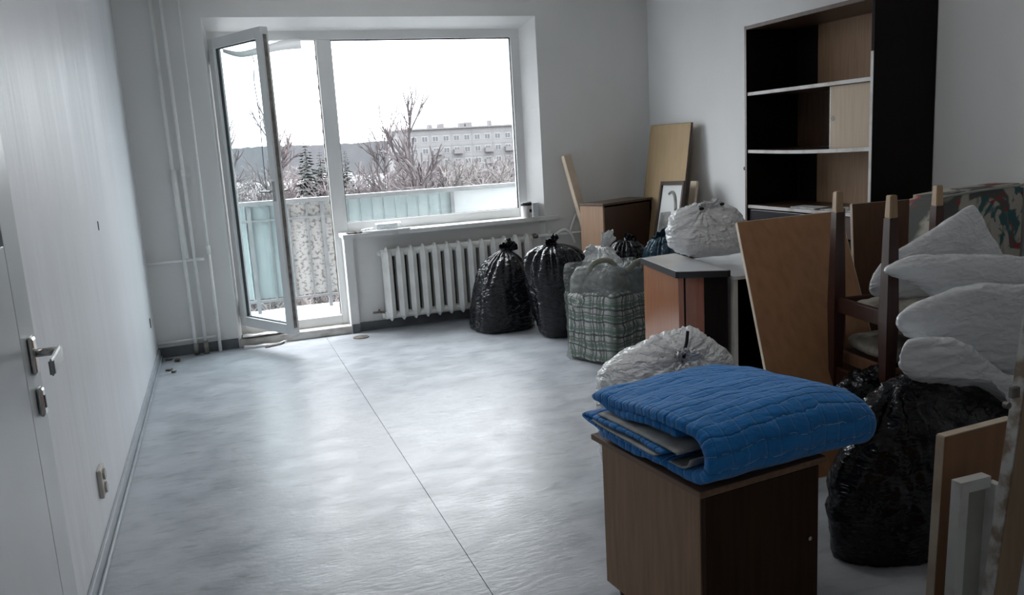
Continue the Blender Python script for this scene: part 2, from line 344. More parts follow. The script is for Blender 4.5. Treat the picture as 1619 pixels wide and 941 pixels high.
def ear(base, tip, w, seed=0, th=0.01, curl=(0, 0, 0)):
    """crumpled film lobe (bag ear, knot tail) from base to tip"""
    a, b = Vector(base), Vector(tip); d = b-a; s = d.cross(Vector((0.3, 1, 0.1))).normalized(); n = d.cross(s).normalized(); bm = NB(); rows = []
    for i in range(15):
        t = i/14; wd = w*(0.22+0.78*t**0.8); row = []
        for side in (1, -1):
            for j in range(13):
                u = (j/12*2-1)*side
                p = a+d*t*(1-0.25*u*u*t+0.22*t*noise.noise(Vector((u*2.5+seed, seed, 0))))+s*u*wd/2+n*(side*th*0.4*(1-u*u)+w*0.10*math.sin(u*11+t*3+seed)+w*0.08*math.sin(u*19-t*5+seed))+Vector(curl)*t*t
                p += n*0.006*noise.noise(p*30+Vector((seed, 0, 0))); row.append(bm.verts.new(p))
        rows.append(row)
    m = len(rows[0])
    for a_, b_ in zip(rows, rows[1:]):
        for k in range(m): bm.faces.new((a_[k], a_[(k+1) % m], b_[(k+1) % m], b_[k]))
    bm.faces.new(rows[0][::-1]); bm.faces.new(rows[-1])
    return bm
def join(dst, src):
    me = bpy.data.meshes.new('tmp'); src.to_mesh(me); dst.from_mesh(me); src.free(); bpy.data.meshes.remove(me); return dst

# ------------------------------------------------------------------ room shell
XL, XR, YW, ZC = -0.535, 3.60, 6.46, 2.57
fl = struct('floor', bx(XL-0.1, XR+0.1, -1.0, 6.76, -0.12, -0.004), M['subfloor'])
def sheet(x0, x1):
    bm = NB(); nx, ny = 12, 60
    box(bm, x0, x1, -1.0, YW+0.05, -0.004, 0.0)
    return bm
obj('linoleum_sheet', sheet(XL, 0.6770), M['lino'], fl); obj('linoleum_sheet', sheet(0.6795, XR), M['lino'], fl)
struct('ceiling', bx(XL-0.2, XR+0.2, -1.2, 6.9, ZC, ZC+0.15), M['ceiling'])
struct('wall_left', bx(XL-0.2, XL, -1.2, 6.76, -0.1, ZC), M['plaster_left'])
struct('wall_right', bx(XR, XR+0.2, -1.2, 6.76, -0.1, ZC), M['plaster_right'])
struct('wall_front', bx(XL-0.2, XR+0.2, -1.2, -1.0, -0.1, ZC), M['plaster_right'])
bm = NB()
prism(bm, [(XL, YW, 0), (0.035, YW, 0), (0.060, 6.58, 0), (0.060, 6.76, 0), (XL, 6.76, 0)], (0, 0, 2.41))
prism(bm, [(2.577, YW, 0), (XR, YW, 0), (XR, 6.76, 0), (2.475, 6.76, 0), (2.475, 6.58, 0)], (0, 0, 2.41))
prism(bm, [(XL, YW, 2.41), (XL, YW, ZC), (XL, 6.76, ZC), (XL, 6.76, 2.33), (XL, 6.58, 2.33)], (XR-XL, 0, 0))
struct('wall_back', bm, M['plaster'])
# parapet below the window with a narrow pilaster at its door side
bm = NB(); box(bm, 0.955, 2.577, YW+0.035, 6.76, -0.05, 0.76); box(bm, 0.895, 0.955, YW, 6.76, -0.05, 0.76)
struct('trim_1', bm, M['plaster'])
# plain plaster lining on the reveals (the side that faces the door is whiter)
bm = NB()
prism(bm, [(2.5765, YW-0.001, 0.80), (2.585, YW-0.001, 0.80), (2.485, 6.58, 0.80), (2.474, 6.58, 0.80)], (0, 0, 1.61))
prism(bm, [(0.0355, YW-0.001, 0), (0.026, YW-0.001, 0), (0.05, 6.58, 0), (0.061, 6.58, 0)], (0, 0, 2.41))
prism(bm, [(0.035, YW-0.001, 2.409), (0.035, YW-0.001, 2.42), (0.035, 6.58, 2.34), (0.035, 6.58, 2.329)], (2.54, 0, 0))
box(bm, 0.888, 0.8955, YW-0.001, 6.58, 0.0, 0.77)
struct('trim_2', bm, M['reveal'])
# thin plaster band around the opening
bm = NB(); t = 0.003; w_ = 0.045
box(bm, 0.035-w_, 0.035, YW-t, YW, 0.1, 2.41+w_); box(bm, 2.577, 2.577+w_, YW-t, YW, 0.79, 2.41+w_); box(bm, 0.035, 2.577, YW-t, YW, 2.41, 2.41+w_)
struct('trim_3', bm, M['plaster'])
# door step
bm = NB(); box(bm, 0.035, 0.888, YW-0.005, 6.585, 0.0, 0.062, 0.006)
struct('trim_4', bm, mat('dirty_step_paint', (0.58, 0.56, 0.53), (0.26, 0.23, 0.20), 0.6, 8, detail=9, lo=0.42, hi=0.66))
# skirtings
b = NB(); box(b, XL, XL+0.014, -1.0, YW-0.02, 0, 0.068, 0.003); 
sk = struct('baseboard_left', b, M['skirt_left'])
b = NB(); box(b, XL+0.014, XL+0.026, -1.0, YW-0.02, 0, 0.020, 0.004); obj('quarter_round', b, M['skirt_left'], sk)
b = NB(); box(b, XL, 0.030, YW-0.012, YW, 0, 0.075, 0.002); box(b, 0.893, 0.955, YW-0.012, YW, 0, 0.070, 0.002); box(b, 0.955, 2.577, YW+0.02, YW+0.035, 0, 0.072, 0.002)
box(b, 2.577, XR, YW-0.012, YW, 0, 0.07, 0.002)
struct('baseboard_back', b, M['dark_skirt'])
b = NB(); box(b, XR-0.012, XR, -1.0, YW-0.02, 0, 0.07, 0.002); struct('baseboard_right', b, M['dark_skirt'])

# ------------------------------------------------------------------ window frame, glass, balcony door
YF = 6.58
wf = bpy.data.objects.new('window_1', None); C.objects.link(wf); wf['kind'] = 'structure'
b = NB()
box(b, 0.050, 0.100, YF, YF+0.07, 0.062, 2.335, 0.003); box(b, 2.400, 2.476, YF, YF+0.07, 0.79, 2.335, 0.003)
box(b, 0.100, 2.400, YF, YF+0.07, 2.262, 2.335, 0.003); box(b, 0.835, 0.945, YF, YF+0.07, 0.062, 2.262, 0.003)
box(b, 0.945, 2.400, YF, YF+0.07, 0.79, 0.868, 0.003); box(b, 0.100, 0.835, YF, YF+0.07, 0.062, 0.135, 0.003)
obj('window_frame', b, M['pvc'], wf)
b = NB()
for (x0, x1, z0, z1) in ((0.945, 0.951, 0.868, 2.262), (2.392, 2.400, 0.868, 2.262), (0.945, 2.400, 2.254, 2.262), (0.945, 2.4, 0.868, 0.872)): box(b, x0, x1, YF+0.012, YF+0.03, z0, z1)
obj('gasket', b, M['gasket'], wf)
obj('pane', bx(0.945, 2.400, YF+0.02, YF+0.024, 0.868, 2.262), M['glass'], wf)
# rebate with keeps on the mullion side of the doorway
b = NB(); box(b, 0.828, 0.835, YF+0.02, YF+0.05, 0.14, 2.262)
for i in range(18): box(b, 0.824, 0.829, YF+0.025, YF+0.045, 0.25+i*0.11, 0.25+i*0.11+0.03)
obj('striker_rail', b, M['dirty_metal'], wf)
# timber sill behind threshold
obj('door_sill', bx(0.10, 0.835, YF+0.07, YF+0.16, 0.02, 0.125, 0.004), wood('sill_wood', (0.20, 0.13, 0.08), (0.28, 0.19, 0.12), 0.6, axis=0), wf)
# the open balcony leaf
leaf = bpy.data.objects.new('door_1', None); C.objects.link(leaf); leaf['kind'] = 'structure'
leaf.location = (0.088, 6.565, 0.155); LW, LH = 0.705, 2.115
leaf.rotation_euler = (0, 0, math.atan2(-0.622, 0.334))
b = NB(); s = 0.072
box(b, 0, s, -0.03, 0.03, 0, LH, 0.004); box(b, LW-s, LW, -0.03, 0.03, 0, LH, 0.004); box(b, s, LW-s, -0.03, 0.03, 0, s, 0.003); box(b, s, LW-s, -0.03, 0.03, LH-s, LH, 0.003)
obj('leaf_frame', b, M['pvc'], leaf)
b = NB()
for (x0, x1, z0, z1) in ((s, s+0.006, s, LH-s), (LW-s-0.004, LW-s, s, LH-s), (s, LW-s, s, s+0.006), (s, LW-s, LH-s-0.006, LH-s)): box(b, x0, x1, -0.010, 0.010, z0, z1)
obj('gasket', b, M['gasket'], leaf)
obj('pane', bx(s, LW-s, -0.004, 0.004, s, LH-s), M['leaf_glass'], leaf)
b = NB(); tube(b, [(LW-0.036, 0.03, 1.02), (LW-0.036, 0.062, 1.02)], 0.009, 10); bar(b, (LW-0.03, 0.064, 1.02), (LW-0.16, 0.066, 1.02), 0.018, 0.012); box(b, LW-0.05, LW-0.022, 0.028, 0.036, 0.95, 1.09, 0.003)
tube(b, [(LW-0.036, -0.03, 1.02), (LW-0.036, -0.062, 1.02)], 0.009, 10); bar(b, (LW-0.03, -0.064, 1.02), (LW-0.16, -0.066, 1.02), 0.018, 0.012); box(b, LW-0.05, LW-0.022, -0.036, -0.028, 0.95, 1.09, 0.003)
obj('handle', b, M['chrome'], leaf)
b = NB()
for z in (0.12, LH-0.12): tube(b, [(-0.012, 0.0, z-0.05), (-0.012, 0.0, z+0.05)], 0.011, 10)
obj('hinge', b, M['pvc'], leaf)
b = NB(); box(b, LW, LW+0.004, -0.012, 0.012, 0.05, LH-0.05)
obj('lock_rail', b, M['dirty_metal'], leaf)
# loose strip of white plastic trim bowed across the head of the doorway
pts = catmull([(0.155,6.300,2.161)]+[(0.271,6.330,2.137)]+[(0.430,6.400,2.173)]+[(0.575,6.500,2.214)]+[(0.725,6.560,2.238)], 8, False)
b = NB(); rows = []
for i, p in enumerate(pts):
    hgt = 0.012+0.030*i/len(pts)
    rows.append([b.verts.new(p+Vector((0, dy, dz))) for dy, dz in ((-0.004, -hgt), (0.004, -hgt), (0.030, hgt), (0.022, hgt+0.004))])
for a, c in zip(rows, rows[1:]):
    for k in range(4): b.faces.new((a[k], a[(k+1) % 4], c[(k+1) % 4], c[k]))
b.faces.new(rows[0][::-1]); b.faces.new(rows[-1])
tag(obj('loose_trim_strip', b, plastic('thin_white_trim', (0.85, 0.86, 0.86), 0.4, 0.55, 0.05, 10), smooth=True), 'loose white plastic trim strip bowed across the top of the balcony doorway', 'trim')
# thin dark curve behind the leaf glass
pts = catmull([(0.176,6.520,2.174),(0.358,6.520,2.149)]+[(0.356,6.540,1.961),(0.367,6.540,1.732),(0.360,6.540,1.454),(0.357,6.540,1.171)], 8, False)
tag(obj('dark_curve', tube(NB(), pts, 0.0035, 6), M['gasket'], smooth=True), 'thin dark curve behind the open balcony door glass', 'seal')

# window board
b = NB(); prism(b, [(0.868, 6.335, 0), (2.70, 6.415, 0), (2.70, YW-0.003, 0), (2.577, YW-0.003, 0), (2.48, YF, 0), (0.868, YF, 0)], (0, 0, 0.032))
ws = obj('window_sill', b, M['paint_worn']); ws.location = (0, 0, 0.762); ws['kind'] = 'structure'; ws.name = 'trim_5'

# ------------------------------------------------------------------ radiator
rad = thing('radiator', 'white cast iron column radiator on the wall under the window sill', 'radiator', (0, 0, 0))
P0 = 1.20; pitch = 0.0985; RY = 6.405
def rad_section():
    b = NB(); zb, zt = 0.075, 0.665
    # diamond fin: front ridge, tapered pointed ends
    prof = [(zb+0.0, 0.004, 0.034), (zb+0.035, 0.024, 0.062), (zb+0.075, 0.034, 0.070), (zt-0.075, 0.034, 0.070), (zt-0.035, 0.025, 0.062), (zt, 0.004, 0.034)]
    rows = []
    for z, hw, hd in prof:
        shp = [(0, -hd), (hw*0.42, -hd*0.80), (hw, -hd*0.62), (hw, hd*0.62), (0, hd), (-hw, hd*0.62), (-hw, -hd*0.62), (-hw*0.42, -hd*0.80)]
        rows.append([b.verts.new((x, y, z)) for x, y in shp])
    for a, c in zip(rows, rows[1:]):
        for k in range(8): b.faces.new((a[k], a[(k+1) % 8], c[(k+1) % 8], c[k]))
    b.faces.new(rows[0][::-1]); b.faces.new(rows[-1])
    return b
sec = None
for i in range(13):
    if sec is None: sec = obj('radiator_section', rad_section(), M['radiator'], rad); o = sec
    else: o = sec.copy(); C.objects.link(o); o.parent = rad
    o.location = (P0+i*pitch, RY, 0)
k = obj('gap_shade_sheet', bx(P0-0.02, P0+12*pitch+0.02, 6.472, 6.478, 0.10, 0.635), mat('gap_shade', (0.045, 0.042, 0.038), (0.07, 0.065, 0.06), 0.8, 8), rad); k['label'] = 'dark sheet added for the shade between the columns'  # added sheet, its dark colour stands for shade in the gaps
b = NB()
for z in (0.120, 0.618): tube(b, [(P0-0.045, RY, z), (P0+12*pitch+0.05, RY, z)], 0.030, 14)
tube(b, [(P0-0.07, RY, 0.618), (P0-0.04, RY, 0.618)], 0.018, 10); tube(b, [(P0-0.07, RY, 0.120), (P0-0.04, RY, 0.120)], 0.018, 10)
obj('header_tube', b, M['radiator'], rad, smooth=True)
b = NB(); tube(b, [(1.12, YW+0.03, 0.155), (1.12, 6.40, 0.15)], 0.007, 8); tube(b, [(1.06, 6.43, 0.15), (1.16, 6.42, 0.15)], 0.009, 8); obj('wall_bracket', b, M['dirty_metal'], rad)
# supply pipes right of the radiator
sp = thing('supply_pipe', 'painted supply pipe running from the radiator to the right corner', 'pipe')
b = NB(); tube(b, [(2.448, 6.42, 0.635), (3.58, 6.42, 0.628)], 0.011, 12); obj('pipe_run', b, M['pipe'], sp, smooth=True)
b = NB(); tube(b, catmull([(2.62, 6.41, 0.60), (2.68, 6.40, 0.655), (2.74, 6.40, 0.665), (2.79, 6.40, 0.62), (2.82, 6.41, 0.55)], 8, False), 0.012, 10); obj('bypass_bend', b, M['pipe'], sp, smooth=True)
b = NB(); tube(b, [(2.78, 6.42, 0.64), (2.855, 6.435, 0.79)], 0.010, 10); obj('riser_stub', b, M['pipe'], sp, smooth=True)
b = NB(); tube(b, [(2.436, 6.405, 0.64), (2.466, 6.405, 0.64)], 0.022, 12); tube(b, [(2.455, 6.39, 0.64), (2.455, 6.35, 0.64)], 0.016, 12); obj('valve', b, M['dirty_metal'], sp, smooth=True)
b = NB(); tube(b, [(2.60, 6.42, 0.63), (2.60, 6.42, 0.67)], 0.014, 10); obj('pipe_clip', b, M['pipe'], sp)

# ------------------------------------------------------------------ heating risers left
def pipe(label, pts, r, parts=()):
    o = thing('heating_pipe', label, 'pipe', (0, 0, 0)); obj('tube', tube(NB(), pts, r, 14), M['pipe'], o, smooth=True)
    for nm, p, rr, m in parts: obj(nm, tube(NB(), p, rr, 14), m, o, smooth=True)
YP = 6.40
pipe('thick vertical heating pipe nearest the left wall, with a wider sleeve low down', [(-0.281, YP, ZC), (-0.274, YP, 0.30), (-0.272, YP, 0.0)], 0.0125,
     [('sleeve', [(-0.272, YP, 1.36), (-0.262, YP, 0.72)], 0.021, M['pipe']), ('floor_collar', [(-0.272, YP, 0.09), (-0.272, YP, 0.001)], 0.018, M['dirty_metal'])])
pipe('middle one of the three vertical heating pipes left of the balcony door', [(-0.214, YP, ZC), (-0.202, YP, 0.0)], 0.012,
     [('coupling', [(-0.2105, YP, 1.36), (-0.2105, YP, 1.31)], 0.016, M['pipe']), ('floor_collar', [(-0.202, YP, 0.10), (-0.202, YP, 0.001)], 0.018, M['dirty_metal'])])
pipe('thinnest vertical pipe, the one nearest the balcony door', [(-0.100, YP+0.01, ZC), (-0.105, YP+0.01, 0.0)], 0.008,
     [('coupling', [(-0.104, YP+0.01, 0.80), (-0.104, YP+0.01, 0.74)], 0.015, M['pipe']), ('sleeve', [(-0.104, YP+0.01, 0.74), (-0.106, YP+0.01, 0.0)], 0.0125, M['pipe'])])
pipe('short horizontal pipe from the left wall to the risers at waist height', [(XL+0.002, YP+0.01, 0.705), (-0.18, YP, 0.708)], 0.009, [('coupling', [(-0.20, YP, 0.708), (-0.14, YP, 0.708)], 0.014, M['pipe'])])
pipe('horizontal pipe just above the skirting, crossing behind the risers', [(XL+0.002, YP+0.03, 0.112), (-0.106, YP+0.03, 0.118)], 0.010)

# ------------------------------------------------------------------ left wall fittings and debris
sk = thing('wall_socket', 'double white power socket low on the left wall', 'socket', (XL, 3.28, 0.25))
obj('socket_box', bx(0, 0.016, -0.045, 0.045, -0.055, 0.055, 0.004), mat('old_socket_plastic', (0.60, 0.57, 0.52), None, 0.4), sk)
for z in (-0.026, 0.026):
    b = NB(); tube(b, [(0.016, 0, z), (0.024, 0, z)], 0.021, 18); o = obj('socket_face', b, mat('socket_face', (0.5, 0.47, 0.42), None, 0.4), sk)
tag(obj('wall_slit', bx(XL-0.001, XL+0.003, 4.25, 4.262, 1.118, 1.16), M['black']), 'short dark vertical slit in the left wall plaster', 'slit')
tag(obj('wall_hook', bx(XL-0.001, XL+0.006, 6.08, 6.11, 0.30, 0.365), M['dirty_metal']), 'small dark metal hook low on the left wall by the corner', 'hook')
b = NB(); lathe(b, [(0.062, 0.0005), (0.060, 0.006), (0.045, 0.008), (0.02, 0.010)], 0.925, 6.27, 24); tag(obj('floor_cap', b, mat('rusty_cap', (0.09, 0.075, 0.06), (0.17, 0.15, 0.13), 0.6, 30), smooth=False), 'round rusty metal cap on the floor beside the window pilaster', 'cap')
def shard(name, label, pts, h, m, z=0.001, cat='debris'):
    b = NB(); prism(b, [(x, y, z) for x, y in pts], (0, 0, h)); bmesh.ops.triangulate(b, faces=b.faces)
    bmesh.ops.subdivide_edges(b, edges=b.edges, cuts=3, use_grid_fill=True)
    for v in b.verts: v.co.z += 0.012*max(0, noise.noise(v.co*18))+(0.02 if v.co.z > z+h*0.5 else 0)*abs(noise.noise(v.co*9))
    return tag(obj(name, b, m), label, cat)
rot = mat('rotten_wood', (0.05, 0.04, 0.033), (0.15, 0.125, 0.10), 0.8, 18)
shard('broken_sill_board', 'broken rotten board end on the door step under the hinge', [(0.055, 6.50), (0.17, 6.455), (0.40, 6.47), (0.36, 6.53), (0.10, 6.575)], 0.012, rot, 0.062)
shard('paint_flake', 'large curled white paint flake on the door step', [(0.06, 6.43), (0.30, 6.44), (0.39, 6.49), (0.20, 6.50), (0.07, 6.49)], 0.004, M['paint_worn'], 0.078, 'flake')
shard('lifted_flooring', 'torn lifted piece of flooring in front of the door step', [(0.06, 6.38), (0.21, 6.37), (0.38, 6.43), (0.30, 6.44), (0.08, 6.43)], 0.006, M['paint_worn'], 0.001)
shard('torn_edge', 'dark torn scrap beside the lifted flooring', [(0.21, 6.32), (0.33, 6.37), (0.36, 6.40), (0.27, 6.40)], 0.006, rot, 0.001)
for i, (x, y, sx, lab) in enumerate(((-0.49, 6.33, 0.04, 'dark crumb of plaster in the left corner by the window wall'), (-0.42, 6.25, 0.03, 'small plaster crumb on the floor just off the left corner'), (-0.47, 6.0, 0.035, 'scuffed dark flake on the floor near the left skirting'), (-0.43, 5.93, 0.025, 'tiny dark flake furthest along the left skirting'))):
    shard('plaster_crumb', lab, [(x, y), (x+sx, y-0.01), (x+sx*1.3, y+0.02), (x+0.01, y+0.025)], 0.006, rot, 0.001, 'crumb')

# ------------------------------------------------------------------ interior door, open against the left wall
dr = bpy.data.objects.new('door_2', None); C.objects.link(dr); dr['kind'] = 'structure'
dr.location = (-0.505, 1.34, 0.008); dr.rotation_euler = (0, 0, math.atan2(0.82, 0.025))
DW = 0.825
b = NB(); box(b, 0, 0.13, -0.04, 0.0, 0, 2.0, 0.003); box(b, DW-0.13, DW, -0.04, 0.0, 0, 2.0, 0.003); box(b, 0.13, DW-0.13, -0.04, 0, 0, 1.24, 0.002); box(b, 0.13, DW-0.13, -0.04, 0, 1.87, 2.0, 0.002)
door_m = mat('grey_white_door_paint', (0.50, 0.52, 0.54), (0.56, 0.58, 0.60), 0.3, 3)
obj('leaf_panel', b, door_m, dr)
obj('pane', bx(0.13, DW-0.13, -0.024, -0.018, 1.24, 1.87), glass('door_pane', (0.95, 0.97, 0.98), 0.4), dr)
hx = DW-0.062
hd = obj('handle', bx(hx-0.020, hx+0.020, -0.052, -0.040, 0.935, 1.025, 0.008), M['chrome'], dr); hd['label'] = 'brushed steel lever handle with rose'
b = NB(); tube(b, [(hx, -0.050, 0.985), (hx, -0.098, 0.985)], 0.010, 14); obj('spindle', b, M['chrome'], hd, smooth=True)
b = NB(); prism(b, [(hx+0.012, -0.092, 0.997), (hx+0.012, -0.104, 0.997), (hx-0.115, -0.110, 0.990), (hx-0.125, -0.100, 0.990)], (0, 0, -0.038)); bmesh.ops.bevel(b, geom=b.edges[:], offset=0.004, segments=2, affect='EDGES'); obj('lever', b, M['chrome'], hd, smooth=False)
es = obj('lock_escutcheon', bx(hx-0.017, hx+0.017, -0.054, -0.040, 0.835, 0.905, 0.008), M['chrome'], dr)
obj('keyhole', bx(hx-0.004, hx+0.004, -0.0555, -0.050, 0.855, 0.885, 0.0), M['black'], es)

# ------------------------------------------------------------------ unseen ceiling lamp, added to brighten the right side
lm = thing('fill_lamp', 'unseen round ceiling lamp added as fill light for the right side', 'lamp', (1.30, 2.70, ZC))
b = NB(); tube(b, [(0, 0, 0), (0, 0, -0.03)], 0.07, 24); obj('fill_lamp_mount', b, M['pvc'], lm)
gl = bpy.data.materials.new('fill_lamp_glow'); gl.use_nodes = True; nt = gl.node_tree; nt.nodes.clear(); e_ = nt.nodes.new('ShaderNodeEmission'); o_ = nt.nodes.new('ShaderNodeOutputMaterial'); e_.inputs[0].default_value = (1.0, 0.975, 0.94, 1); e_.inputs[1].default_value = FILL_LAMP; nt.links.new(e_.outputs[0], o_.inputs[0])
b = NB(); lathe(b, [(0.05, -0.03)]+[(0.13*math.sin(a), -0.155+0.13*math.cos(a)) for a in [0.42+i*(PI-0.46)/14 for i in range(15)]], n=28); obj('fill_lamp_globe', b, gl, lm, smooth=True)

# ------------------------------------------------------------------ things on the sill
def ztop(v=0.794): return v
can = thing('paint_can', 'white can with black rim standing at the right end of the window sill', 'can', (2.415, 6.455, 0.794))
b = NB(); lathe(b, [(0.044, 0), (0.046, 0.01), (0.046, 0.105), (0.043, 0.108)], n=28); obj('can_body', b, mat('can_white', (0.70, 0.69, 0.67), (0.6, 0.59, 0.57), 0.4, 10), can, smooth=False)
b = NB(); lathe(b, [(0.047, 0.100), (0.048, 0.120), (0.046, 0.124), (0.040, 0.124), (0.040, 0.110)], n=28); obj('rim', b, M['black'], can)
b = NB(); box(b, 0.010, 0.030, -0.049, -0.040, 0.045, 0.072); obj('label_patch', b, M['black'], can)
b = NB(); tube(b, [(-0.07, -0.01, 0.118), (-0.01, -0.03, 0.127), (0.04, 0.0, 0.13)], 0.006, 6); obj('brush_stick', b, M['white_wood'], can)
b = NB(); lathe(b, [(0.03, 0), (0.032, 0.004), (0.033, 0.115), (0.02, 0.118)], n=24); o = tag(obj('plastic_tub', b, mat('milky_plastic', (0.68, 0.72, 0.76), None, 0.3), smooth=False), 'narrow milky white tub behind the can by the window reveal', 'tub'); o.location = (2.505, 6.49, 0.794)
b = NB(); pts = [Vector((1.20+0.20*math.cos(a)*(1+0.08*math.sin(3*a)), 6.395+0.055*math.sin(a)*(1+0.1*math.cos(2*a)), 0.794)) for a in [2*PI*i/48 for i in range(48)]]
prism(b, pts, (0, 0, 0.012)); bmesh.ops.bevel(b, geom=[e for e in b.edges], offset=0.003, segments=1, affect='EDGES'); o = obj('paper_sheet', b, mat('white_oval', (0.72, 0.73, 0.74), None, 0.35)); o.location = (0.01, -0.012, 0)
tag(o, 'flat oval white sheet overhanging the front edge of the window sill', 'sheet')
tr = thing('plastic_tray', 'crumpled clear plastic food tray on the window sill', 'tray', (1.235, 6.44, 0.806))
b = NB(); prism(b, [(-0.085, -0.035, 0), (0.075, -0.035, 0), (0.085, 0.035, 0), (-0.08, 0.04, 0)], (0, 0, 0.035)); bmesh.ops.subdivide_edges(b, edges=b.edges[:], cuts=6, use_grid_fill=True)
for v in b.verts: v.co += Vector((0.004*noise.noise(v.co*60), 0.005*noise.noise(v.co*50), 0.006*noise.noise(v.co*40)))
obj('tray_body', b, plastic('tray_film', (0.62, 0.66, 0.68), 0.15, 0.2, 0.6, 40, through=0.3), tr)
b = NB(); prism(b, [(-0.095, -0.042, 0.038), (0.10, -0.05, 0.038), (0.11, 0.04, 0.045), (-0.09, 0.045, 0.04)], (0, 0, 0.004)); obj('tray_lid', b, M['paper'], tr)
b = NB(); bar(b, (0.09, -0.03, 0.04), (0.12, -0.035, 0.0), 0.012, 0.003); obj('lid_tab', b, M['paper'], tr)
def rag(name, label, outline, z, th, m, cat, seed):
    b = pillow([(x, y, z+th) for x, y in outline], (0, 0, 1), th, 0.008, 16, seed, nr=12, na=60, floor=z)
    return tag(obj(name, b, m, smooth=True), label, cat)
rag('dark_rag', 'crumpled dark rag on the left end of the window sill', [(0.90, 6.37), (1.0, 6.355), (1.07, 6.40), (1.09, 6.44), (1.0, 6.44), (0.92, 6.41)], 0.794, 0.008, mat('dark_cloth', (0.05, 0.045, 0.04), (0.14, 0.13, 0.12), 0.8, 20), 'rag', 2)
rag('crumpled_wrapper', 'small grey crumpled wrapper beside the dark rag on the sill', [(1.03, 6.45), (1.10, 6.43), (1.15, 6.46), (1.12, 6.50), (1.05, 6.50)], 0.794, 0.014, mat('grey_wrap', (0.4, 0.42, 0.43), (0.7, 0.7, 0.7), 0.4, 20), 'wrapper', 5)


# ------------------------------------------------------------------ balcony
struct('balcony_floor', bx(-1.6, 3.9, 6.76, 7.62, -0.10, 0.03), M['cream'])
b = NB(); box(b, -1.6, 3.9, 6.80, 7.60, 0.03, 0.055); bmesh.ops.subdivide_edges(b, edges=b.edges[:], cuts=20, use_grid_fill=True)
for v in b.verts:
    if v.co.z > 0.04: v.co.z += 0.03*noise.noise(v.co*5)+0.02*(v.co.y-6.8)
o = obj('snow', b, M['snow'], smooth=True); o['kind'] = 'stuff'; tag(o, 'thin layer of wet snow on the balcony floor', 'snow')
rl = thing('balcony_railing', 'grey metal balcony railing with pale sheet panels outside the window', 'railing', (0, 7.45, 0))
def at(b_, name, m, **k): return obj(name, b_, m, rl, **k)
at(bx(-1.6, 3.8, -0.03, 0.03, 1.005, 1.045, 0.004), 'top_rail', M['rail'])
at(bx(-1.6, 0.99, -0.012, 0.012, 0.865, 0.885), 'middle_rail', M['rail']); at(bx(-1.6, 3.8, -0.012, 0.012, 0.16, 0.18), 'bottom_rail', M['rail'])
for x in (-1.4, -0.6, 0.24, 0.86, 2.055, 3.3): at(bx(x-0.016, x+0.016, -0.016, 0.016, 0.03, 1.005), 'post', M['rail'])
bm0 = None
for x in (-1.2, -1.0, -0.8, -0.4, -0.2, 0.0, 0.40, 0.57, 0.725, 0.99):
    if bm0 is None: bm0 = at(bx(-0.008, 0.008, -0.008, 0.008, 0.16, 1.005), 'baluster', M['rail']); o = bm0
    else: o = bm0.copy(); C.objects.link(o); o.parent = rl
    o.location = (x, 0, 0)
def sheetpanel(x0, x1, m, z0=0.19, z1=1.0):
    b = NB(); prism(b, [(x0+0.002, 0.02, z0), (x0+0.008, 0.034, z0), (x1-0.008, 0.034, z0), (x1-0.002, 0.02, z0), (x1-0.002, 0.024, z0), (x1-0.010, 0.038, z0), (x0+0.010, 0.038, z0), (x0+0.002, 0.024, z0)], (0, 0, z1-z0))
    at(b, 'sheet_panel', m)
x = -1.5
while x < 0.2: sheetpanel(x, x+0.19, M['sheet_blue']); x += 0.19
for x0, x1 in ((0.21, 0.40), (0.40, 0.57)): sheetpanel(x0, x1, M['sheet_blue'])
for x0, x1 in ((0.57, 0.725), (0.725, 0.86), (0.86, 0.99)): sheetpanel(x0, x1, M['sheet_frost'])
x = 0.99
while x < 2.0: sheetpanel(x, x+0.1065, M['sheet_blue']); x += 0.1065
smooth_panel = mat('pale_smooth_panel', (0.36, 0.385, 0.395), (0.39, 0.41, 0.42), 0.5, 3)
sheetpanel(2.06, 2.72, smooth_panel); sheetpanel(2.72, 3.4, smooth_panel)

# ------------------------------------------------------------------ the view: ground, ridge, houses, block, trees
GZ = -11.0
gm = mat('winter_ground', (0.07, 0.062, 0.06), (0.12, 0.12, 0.125), 0.9, 0.05, detail=8)
b = NB(); n = 24; vv = [[b.verts.new((-250+700*i/n, 12+700*j/n, GZ+0.6*noise.noise(Vector((i*.7, j*.7, 0))))) for i in range(n+1)] for j in range(n+1)]
for j in range(n):
    for i in range(n): b.faces.new((vv[j][i], vv[j][i+1], vv[j+1][i+1], vv[j+1][i]))
o = obj('winter_ground', b, gm, smooth=True); o['kind'] = 'structure'
b = NB(); rows = []
for i in range(241):
    x = -200+2.2*i; h = 1.4+6.6+1.6*noise.noise(Vector((x*0.02, 0, 3)))+0.9*noise.noise(Vector((x*0.17, 0, 1)))+0.5*noise.noise(Vector((x*0.6, 0, 1)))
    rows.append([b.verts.new((x, 500, GZ)), b.verts.new((x, 503, h)), b.verts.new((x, 540, h-1)), b.verts.new((x, 560, GZ))])
for a, c in zip(rows, rows[1:]):
    for k in range(3): b.faces.new((a[k], a[k+1], c[k+1], c[k]))
o = obj('forest_ridge', b, mat('far_forest', (0.052, 0.053, 0.057), (0.045, 0.046, 0.050), 1.0, 0.3)); o['kind'] = 'structure'
